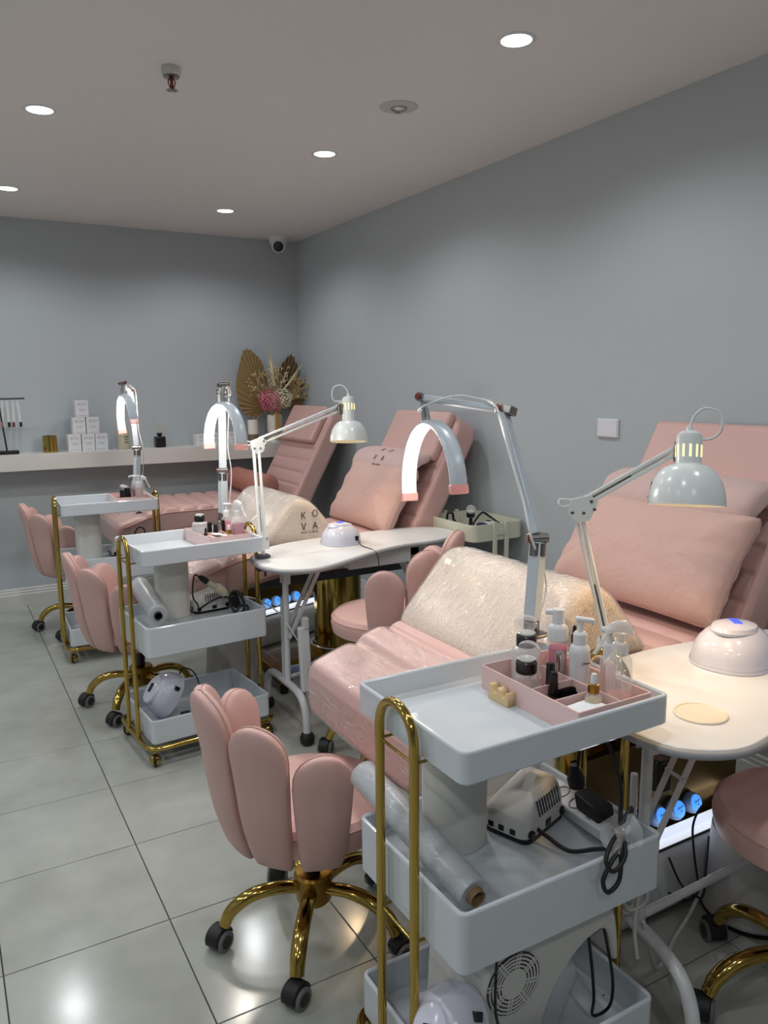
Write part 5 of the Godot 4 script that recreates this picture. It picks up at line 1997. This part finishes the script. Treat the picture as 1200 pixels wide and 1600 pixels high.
	trigger_bottle("spray bottle of rose liquid on the middle trolley", Vector3(1.138, G, -3.30), 0.0275, 0.115, M.liquid_rose, 0.72, 1.9)
	pump_bottle("bottle of dark pink liquid behind the rose spray bottle", Vector3(1.125, G, -3.42), 0.022, 0.10, M.clear, M.liquid_pink, false, 0.4)
	dropper("tiny black dropper bottle at the front of the middle organizer", Vector3(1.0, G, -3.33), M.smoke_black, M.black, M.black, 0.0118, 0.028)
	o = thing("cotton_pads", "heap of white cotton pads in the middle organizer", "cotton pads", Vector3(1.03, G, -3.272))
	b = B.new()
	for k in 7:
		b.lathe([Vector2(0, 0), Vector2(0.022, 0.0), Vector2(0.024, 0.002), Vector2(0.022, 0.004), Vector2(0, 0.0045)], 14, Transform3D(Basis(Vector3(0, 0, 1), rng.randf_range(-0.3, 0.3)), Vector3(rng.randf_range(-0.03, 0.03), 0.01 + k * 0.006, rng.randf_range(-0.012, 0.012))))
	part(o, "pads", b, M.paper).set_meta("kind", "stuff")
	o = thing("lid", "clear round lid standing up behind the bottles of the middle trolley", "lid", Vector3(1.155, G + 0.045, -3.47))
	b = B.new()
	b.lathe([Vector2(0.03, -0.005), Vector2(0.031, 0.0), Vector2(0.024, 0.009), Vector2(0, 0.011), Vector2(0, 0.0095), Vector2(0.023, 0.0075), Vector2(0.0295, -0.001), Vector2(0.03, -0.005)], 26, Transform3D(basis_from(Vector3(-0.3, 0.3, 1)), Vector3.ZERO))
	b.box(Vector3(0, -0.037, 0), Vector3(0.03, 0.016, 0.02), 0.002, 1)
	part(o, "dome", b, M.lid)
	towel_roll("white paper towel roll standing in the middle trolley's tray", Vector3(0.858, m, -3.40), 0.074, 0.296)
	film_roll("roll of clear film with a black core in the middle trolley", Vector3(0.735, 0.622, -3.165), Vector3(0.745, 0.665, -3.535), 0.041, 0.016, true)
	drill_box("white nail drill machine beside the roll in the middle trolley", Vector3(1.025, m, -3.425), 0.10)
	o = thing("drill_handpiece", "grey drill handpiece leaning over the middle trolley's drill box", "handpiece", Vector3(1.03, 0.665, -3.31))
	o.basis = basis_from(Vector3(-0.75, 0.62, -0.3), Vector3.BACK)
	b = B.new()
	b.lathe([Vector2(0, -0.05), Vector2(0.016, -0.05), Vector2(0.019, -0.04), Vector2(0.0195, 0.0), Vector2(0.013, 0.008), Vector2(0.0125, 0.045), Vector2(0, 0.045)], 20)
	part(o, "sleeve", b, M.beige)
	b = B.new()
	b.lathe([Vector2(0, 0.045), Vector2(0.0128, 0.045), Vector2(0.014, 0.06), Vector2(0.013, 0.075), Vector2(0.006, 0.092), Vector2(0, 0.093)], 18)
	part(o, "rubber_end", b, M.black_rubber)
	cord("black cord running from the grey handpiece down to the drill box", [Vector3(0.962, 0.72, -3.338), Vector3(0.94, 0.725, -3.335), Vector3(0.925, 0.64, -3.315), Vector3(0.945, 0.60, -3.32), Vector3(0.958, 0.567, -3.352)], 0.0035, M.black_rubber)
	cord("black cord arching across the front of the middle drill box", [Vector3(0.962, 0.567, -3.352), Vector3(0.99, 0.592, -3.33), Vector3(1.04, 0.617, -3.315), Vector3(1.085, 0.612, -3.31), Vector3(1.105, 0.577, -3.30)], 0.0042, M.black_rubber)
	cord("coiled black cord heaped at the right of the middle tray", [Vector3(1.05, 0.56, -3.19), Vector3(1.09, 0.57, -3.19), Vector3(1.13, 0.55, -3.23), Vector3(1.14, 0.60, -3.28), Vector3(1.11, 0.64, -3.31), Vector3(1.085, 0.6, -3.3), Vector3(1.10, 0.55, -3.26), Vector3(1.14, 0.54, -3.24), Vector3(1.155, 0.575, -3.26), Vector3(1.12, 0.58, -3.26), Vector3(1.08, 0.575, -3.2), Vector3(1.04, 0.56, -3.19), Vector3(1.06, 0.555, -3.2), Vector3(1.12, 0.57, -3.22), Vector3(1.15, 0.6, -3.3), Vector3(1.13, 0.635, -3.33)], 0.0055, M.black_rubber)
	o = thing("plug", "black plug standing among the coiled cords of the middle trolley", "plug", Vector3(1.125, 0.585, -3.34))
	b = B.new()
	b.box(Vector3(0, 0, 0), Vector3(0.035, 0.06, 0.035), 0.007, 2, Basis(Vector3(0, 0, 1), 0.3))
	b.lathe([Vector2(0.013, 0.03), Vector2(0.008, 0.05), Vector2(0, 0.05)], 12)
	part(o, "body", b, M.black_rubber)
	uv_lamp("white nail dryer tipped on its side in the middle trolley's bottom tray", Vector3(0.80, 0.205, -3.33), Basis(Vector3.UP, 0.25) * Basis(Vector3(0, 0, 1), 0.95), 0.10, 0.09, 0.095, false, [])
	o = thing("plug", "black adaptor lying on the rim of the middle bottom tray", "plug", Vector3(0.83, 0.16, -3.17))
	b = B.new()
	b.box(Vector3(0, 0, 0), Vector3(0.04, 0.036, 0.036), 0.004, 2)
	part(o, "body", b, M.black_rubber)
	cord("thin black cord curling from the dryer over the middle bottom tray", [Vector3(0.86, 0.275, -3.36), Vector3(0.875, 0.305, -3.36), Vector3(0.915, 0.29, -3.33), Vector3(0.925, 0.23, -3.27), Vector3(0.90, 0.17, -3.19), Vector3(0.855, 0.155, -3.17)], 0.003, M.black_rubber)
	# far trolley
	organizer("pink acrylic organizer on the far trolley", Vector3(0.985, F, -4.775), 0.20, 0.30, -0.043)
	polish("wide black-capped jar on the far trolley, in front", Vector3(0.935, G, -4.735), 0.0215, 0.088, M.black, M.black, 0.3)
	polish("wide black-capped jar behind the other on the far trolley", Vector3(0.968, G, -4.775), 0.0215, 0.094, M.black, M.black, 0.3)
	polish("chrome-capped bottle on the far trolley", Vector3(0.992, G, -4.76), 0.012, 0.092, M.chrome, M.smoke_black, 0.3)
	o = thing("lid", "clear dome lid on the far trolley above the black jars", "lid", Vector3(0.965, G + 0.085, -4.83))
	b = B.new()
	b.lathe([Vector2(0.03, 0), Vector2(0.03, 0.006), Vector2(0.022, 0.018), Vector2(0, 0.022), Vector2(0, 0.02), Vector2(0.021, 0.016), Vector2(0.0285, 0.006), Vector2(0.0285, 0.0), Vector2(0.03, 0)], 24, Transform3D(Basis(Vector3(0, 0, 1), -0.4), Vector3.ZERO))
	b.box(Vector3(0, -0.042, 0), Vector3(0.03, 0.08, 0.03), 0.004, 1)
	part(o, "dome", b, M.lid)
	pump_bottle("white pump bottle of pink liquid on the far trolley", Vector3(1.015, G, -4.79), 0.021, 0.105, M.clear, M.liquid_pink, false, 2.8)
	pump_bottle("milky pump bottle at the front of the far organizer", Vector3(1.03, G, -4.735), 0.023, 0.10, M.frost, M.liquid_pale, true, 2.6)
	trigger_bottle("clear spray bottle at the right of the far organizer", Vector3(1.055, G, -4.76), 0.023, 0.09, M.liquid_pale, 0.5, 2.2)
	towel_roll("white paper towel roll standing in the far trolley's middle tray", Vector3(0.74, m, -4.82), 0.073, 0.28)
	drill_box("white nail drill machine in the far trolley's middle tray", Vector3(0.95, m, -4.86), 0.02)
	cord("black cord lying in front of the far drill machine", [Vector3(0.885, 0.567, -4.795), Vector3(0.905, 0.60, -4.77), Vector3(0.95, 0.61, -4.76), Vector3(1.0, 0.585, -4.75), Vector3(0.96, 0.555, -4.73), Vector3(0.9, 0.55, -4.72), Vector3(1.01, 0.552, -4.70)], 0.005, M.black_rubber)
	cord("black cord arching above the far drill machine", [Vector3(1.0, 0.50, -4.86), Vector3(1.01, 0.62, -4.88), Vector3(1.04, 0.69, -4.88), Vector3(1.075, 0.68, -4.86), Vector3(1.07, 0.6, -4.85), Vector3(1.04, 0.5, -4.85)], 0.0045, M.black_rubber)
	# tables
	uv_lamp("white domed nail dryer with blue digits on the right-hand table", Vector3(1.835, 0.801, -1.30), Basis(Vector3.UP, 0.25), 0.122, 0.105, 0.105, true, [])
	uv_lamp("white domed nail dryer with a black cord on the middle table", Vector3(1.655, 0.801, -3.315), Basis(Vector3.UP, 0.05), 0.097, 0.092, 0.095, true, [Vector3(1.70, 0.805, -3.19), Vector3(1.71, 0.79, -3.06), Vector3(1.705, 0.68, -3.045), Vector3(1.66, 0.52, -3.05), Vector3(1.60, 0.40, -3.05), Vector3(1.56, 0.25, -3.06), Vector3(1.55, 0.17, -3.07)])
	o = thing("silicone_mat", "round translucent mat lying on the right-hand table", "mat", Vector3(1.466, 0.8005, -1.113))
	b = B.new()
	b.lathe([Vector2(0, 0.002), Vector2(0.052, 0.002), Vector2(0.054, 0.004), Vector2(0.058, 0.004), Vector2(0.06, 0.002), Vector2(0.06, 0.0), Vector2(0, 0)], 44)
	part(o, "disc", b, mat("e6dcc8", 0.25))

func dust_collector():
	var o := thing("dust_collector", "beige-white dust collector with two round fan grilles in the nearest bottom tray", "dust collector", Vector3(1.0, 0.113, -1.2))
	# hood-shaped body: solid left half with the fans, arched wrist rest on the right
	var prof := curve2([Vector2(-0.145, 0.002), Vector2(-0.15, 0.15), Vector2(-0.14, 0.235), Vector2(-0.10, 0.30), Vector2(-0.03, 0.33), Vector2(0.06, 0.333), Vector2(0.15, 0.32), Vector2(0.2, 0.298), Vector2(0.225, 0.262), Vector2(0.237, 0.165), Vector2(0.222, 0.162), Vector2(0.2, 0.24), Vector2(0.15, 0.243), Vector2(0.095, 0.212), Vector2(0.035, 0.14), Vector2(-0.005, 0.03), Vector2(-0.03, 0.002)], 3)
	var b := B.new()
	b.prism(prof, -0.085, 0.11, 0.005, Transform3D(Basis(Vector3.RIGHT, -PI / 2), Vector3.ZERO))
	part(o, "housing", b, M.white_matte)
	for k in 2:
		var xf := Transform3D(Basis(Vector3.RIGHT, PI / 2), Vector3([-0.066, -0.118][k], [0.222, 0.262][k], 0.0855 if k == 0 else 0.0845))
		var r: float = [0.068, 0.03][k]
		if k == 1:
			xf.origin = Vector3(-0.112, 0.115, 0.0855)
		b = B.new()
		b.lathe([Vector2(0, 0.0), Vector2(r, 0.0), Vector2(r, 0.0015), Vector2(0, 0.0015)], 36, xf)
		var g := part(o, "fan_opening", b, M.black)
		b = B.new()
		for q in 5:
			var rr := r * (0.42 + 0.118 * q)
			b.lathe([Vector2(rr, 0.0), Vector2(rr, 0.003), Vector2(rr + r * 0.06, 0.003), Vector2(rr + r * 0.06, 0.0)], 36, xf)
		b.lathe([Vector2(0, 0.003), Vector2(r * 0.42, 0.003), Vector2(r * 0.42, 0.0)], 28, xf)
		for q in 8:
			var an := TAU * q / 8.0 + 0.2
			for e in [-1, 1]:
				b.box(xf * Vector3(cos(an) * r * 0.7 - sin(an) * r * 0.055 * e, 0.002, sin(an) * r * 0.7 + cos(an) * r * 0.055 * e), Vector3(r * 0.6, 0.003, r * 0.045), 0.0005, 1, xf.basis * Basis(Vector3.UP, -an))
		part(g, "grille", b, M.white_matte)
	b = B.new()
	b.box(Vector3(0.0, 0, 0), Vector3(0.07, 0.15, 0.07), 0.02, 2, Basis(Vector3(0, 0, 1), -0.45))
	var bag := part(o, "filter_bag", b, M.foil, "grey translucent filter bag")
	bag.position = Vector3(0.085, 0.105, 0.03)

# ------------------------------------------------------------------ cream cart and things at floor level
func build_floor_things():
	var o := thing("utility_cart", "cream metal utility cart between the middle bed and the right wall", "cart", Vector3(2.475, 0, -3.36))
	for y in [0.755, 0.42, 0.10]:
		var b := B.new()
		tray_mesh(b, 0.335, 0.44, y, y + 0.09, 0.004, 0.045, 0.004)
		part(o, "tray", b, M.cream)
	for s in [-1, 1]:
		for x in [-0.03, 0.045]:
			var b := B.new()
			b.box(Vector3(x, 0.45, s * 0.226), Vector3(0.026, 0.81, 0.011), 0.004, 2)
			part(o, "post", b, M.cream)
		var b := B.new()
		b.box(Vector3(0.0075, 0.80, s * 0.224), Vector3(0.06, 0.03, 0.004), 0.001, 1)
		cyl(b, Vector3(0.0075, 0.80, s * 0.226), Vector3(0.0075, 0.80, s * 0.2295), 0.005, 10)
		part(o, "bracket", b, M.cream)
	for s in [[-0.1, -0.17], [0.1, -0.17], [-0.1, 0.17], [0.1, 0.17]]:
		var b := B.new()
		cyl(b, Vector3(s[0] - 0.012, 0.032, s[1]), Vector3(s[0] + 0.012, 0.032, s[1]), 0.031, 18)
		cyl(b, Vector3(s[0], 0.05, s[1]), Vector3(s[0], 0.103, s[1]), 0.01, 10)
		part(o, "caster", b, M.black_rubber)
	var cy := 0.7595
	flip_bottle("bottle with black collar and raised clear lid in the cream cart", Vector3(2.50, cy, -3.42), 0.024, 0.075, M.frost, Vector3(-0.5, 0.5, 0.8))
	polish("tall black polish bottle in the cream cart", Vector3(2.45, cy, -3.35), 0.013, 0.088, M.black, M.smoke_black)
	dropper("small olive bottle in the cream cart", Vector3(2.42, cy, -3.42), M.liquid_amber, M.beige, M.beige, 0.014, 0.06)
	uv_lamp("white nail dryer with a blue dial lying in the cream cart", Vector3(2.49, cy, -3.25), Basis(Vector3.UP, 0.5), 0.075, 0.07, 0.075, false, [])
	o = thing("dial", "dark blue round dial resting in the cream cart", "dial", Vector3(2.415, cy + 0.07, -3.205))
	var b := B.new()
	b.lathe([Vector2(0, -0.07), Vector2(0.012, -0.07), Vector2(0.012, -0.005), Vector2(0.026, 0.0), Vector2(0.028, 0.008), Vector2(0.022, 0.012), Vector2(0, 0.013)], 24)
	part(o, "knob", b, mat("26304a", 0.2))
	cord("thick black lead curving over the dryer in the cream cart", [Vector3(2.36, cy + 0.006, -3.26), Vector3(2.385, cy + 0.075, -3.24), Vector3(2.43, cy + 0.105, -3.26), Vector3(2.50, cy + 0.115, -3.31), Vector3(2.54, cy + 0.09, -3.30), Vector3(2.56, cy + 0.05, -3.22), Vector3(2.57, cy + 0.005, -3.18)], 0.006, M.black_rubber)
	cord("knotted black lead at the left end of the cream cart", [Vector3(2.36, cy + 0.006, -3.44), Vector3(2.345, cy + 0.09, -3.42), Vector3(2.34, cy + 0.115, -3.40), Vector3(2.36, cy + 0.11, -3.39), Vector3(2.365, cy + 0.08, -3.39), Vector3(2.38, cy + 0.05, -3.37), Vector3(2.40, cy + 0.006, -3.35)], 0.007, M.black_rubber)
	# waste bins
	bin("white waste bin under the right-hand chair", Vector3(1.985, 0, -1.30), 0.135, 0.26)
	bin("white waste bin behind the middle trolley", Vector3(1.25, 0, -3.80), 0.14, 0.33)
	# power board on the middle table leg
	o = thing("power_board", "slim white power board hanging on the middle table's leg", "power board", Vector3(1.335, 0.30, -3.045))
	o.rotation.z = 0.04
	b = B.new()
	b.box(Vector3(0, 0.06, 0), Vector3(0.05, 0.30, 0.03), 0.008, 2)
	part(o, "body", b, M.white)
	b = B.new()
	b.box(Vector3(0.01, 0.225, 0.005), Vector3(0.03, 0.055, 0.03), 0.008, 2)
	part(o, "cord_grip", b, M.white_matte)
	o = thing("adaptor", "black power adaptor plugged into the hanging power board", "adaptor", Vector3(1.39, 0.29, -3.035))
	b = B.new()
	b.box(Vector3(0, 0, 0), Vector3(0.05, 0.11, 0.05), 0.006, 2)
	b.box(Vector3(0.01, 0.058, 0), Vector3(0.03, 0.02, 0.03), 0.005, 2)
	part(o, "body", b, M.black_rubber)
	cord("black cord running right from the hanging adaptor", [Vector3(1.40, 0.35, -3.03), Vector3(1.46, 0.345, -3.02), Vector3(1.55, 0.33, -3.04), Vector3(1.66, 0.36, -3.03), Vector3(1.78, 0.33, -3.02), Vector3(1.95, 0.02, -3.05)], 0.0048, M.black_rubber)
	cord("thin white cable sagging from the middle trolley to the table leg", [Vector3(1.17, 0.60, -3.33), Vector3(1.22, 0.585, -3.30), Vector3(1.27, 0.55, -3.22), Vector3(1.30, 0.49, -3.14), Vector3(1.335, 0.40, -3.07)], 0.0035, M.white)
	# under the right-hand table
	o = thing("adaptor", "black box with a small white light under the right-hand table", "adaptor", Vector3(1.56, 0.545, -1.30))
	b = B.new()
	b.box(Vector3(0, 0, 0), Vector3(0.05, 0.09, 0.05), 0.008, 2)
	part(o, "body", b, M.black)
	b = B.new()
	b.lathe([Vector2(0.003, 0), Vector2(0.002, 0.001), Vector2(0, 0.0015)], 10, Transform3D(basis_from(Vector3(-0.3, 0.3, 1)), Vector3(-0.006, 0.012, 0.0255)))
	part(o, "indicator", b, glow("cfe6ff", 4.0))
	cord("loose black cord from the right edge across the chair seat to the floor", [Vector3(2.05, 0.60, -1.12), Vector3(1.92, 0.53, -1.17), Vector3(1.80, 0.51, -1.215), Vector3(1.70, 0.455, -1.25), Vector3(1.685, 0.38, -1.28), Vector3(1.72, 0.27, -1.30), Vector3(1.76, 0.15, -1.31), Vector3(1.74, 0.13, -1.30), Vector3(1.69, 0.14, -1.29), Vector3(1.60, 0.20, -1.28)], 0.0032, M.black_rubber)
	cord("second black cord hanging before the white console", [Vector3(1.60, 0.30, -1.285), Vector3(1.66, 0.20, -1.29), Vector3(1.73, 0.135, -1.30), Vector3(1.77, 0.12, -1.30), Vector3(1.79, 0.2, -1.31), Vector3(1.82, 0.27, -1.33)], 0.0032, M.black_rubber)
	cord("white cable coiled and hanging behind the nearest trolley", [Vector3(1.40, 0.42, -1.24), Vector3(1.36, 0.36, -1.22), Vector3(1.33, 0.31, -1.20), Vector3(1.36, 0.285, -1.20), Vector3(1.40, 0.31, -1.21), Vector3(1.38, 0.35, -1.22), Vector3(1.33, 0.33, -1.21), Vector3(1.35, 0.295, -1.20), Vector3(1.405, 0.30, -1.205), Vector3(1.39, 0.345, -1.215), Vector3(1.335, 0.34, -1.2), Vector3(1.35, 0.3, -1.19), Vector3(1.41, 0.305, -1.19), Vector3(1.40, 0.35, -1.2), Vector3(1.36, 0.26, -1.18), Vector3(1.34, 0.2, -1.15)], 0.0048, M.white_matte)
	cord("white cable running over the floor from the console to the trolley", [Vector3(1.86, 0.12, -1.355), Vector3(1.76, 0.05, -1.33), Vector3(1.66, 0.03, -1.30), Vector3(1.58, 0.03, -1.26), Vector3(1.50, 0.06, -1.22), Vector3(1.43, 0.14, -1.18), Vector3(1.40, 0.25, -1.19)], 0.0055, M.white_matte)

func bin(label: String, at: Vector3, r: float, h: float):
	var o := thing("waste_bin", label, "bin", at)
	var b := B.new()
	b.lathe([Vector2(0, 0), Vector2(r * 1.01, 0), Vector2(r * 1.02, 0.014)], 36)
	part(o, "base_ring", b, M.black)
	b = B.new()
	b.lathe([Vector2(r, 0.012), Vector2(r * 0.86, h), Vector2(r * 0.86 - 0.005, h), Vector2(r - 0.006, 0.02), Vector2(0, 0.02)], 36)
	part(o, "body", b, M.white_matte)
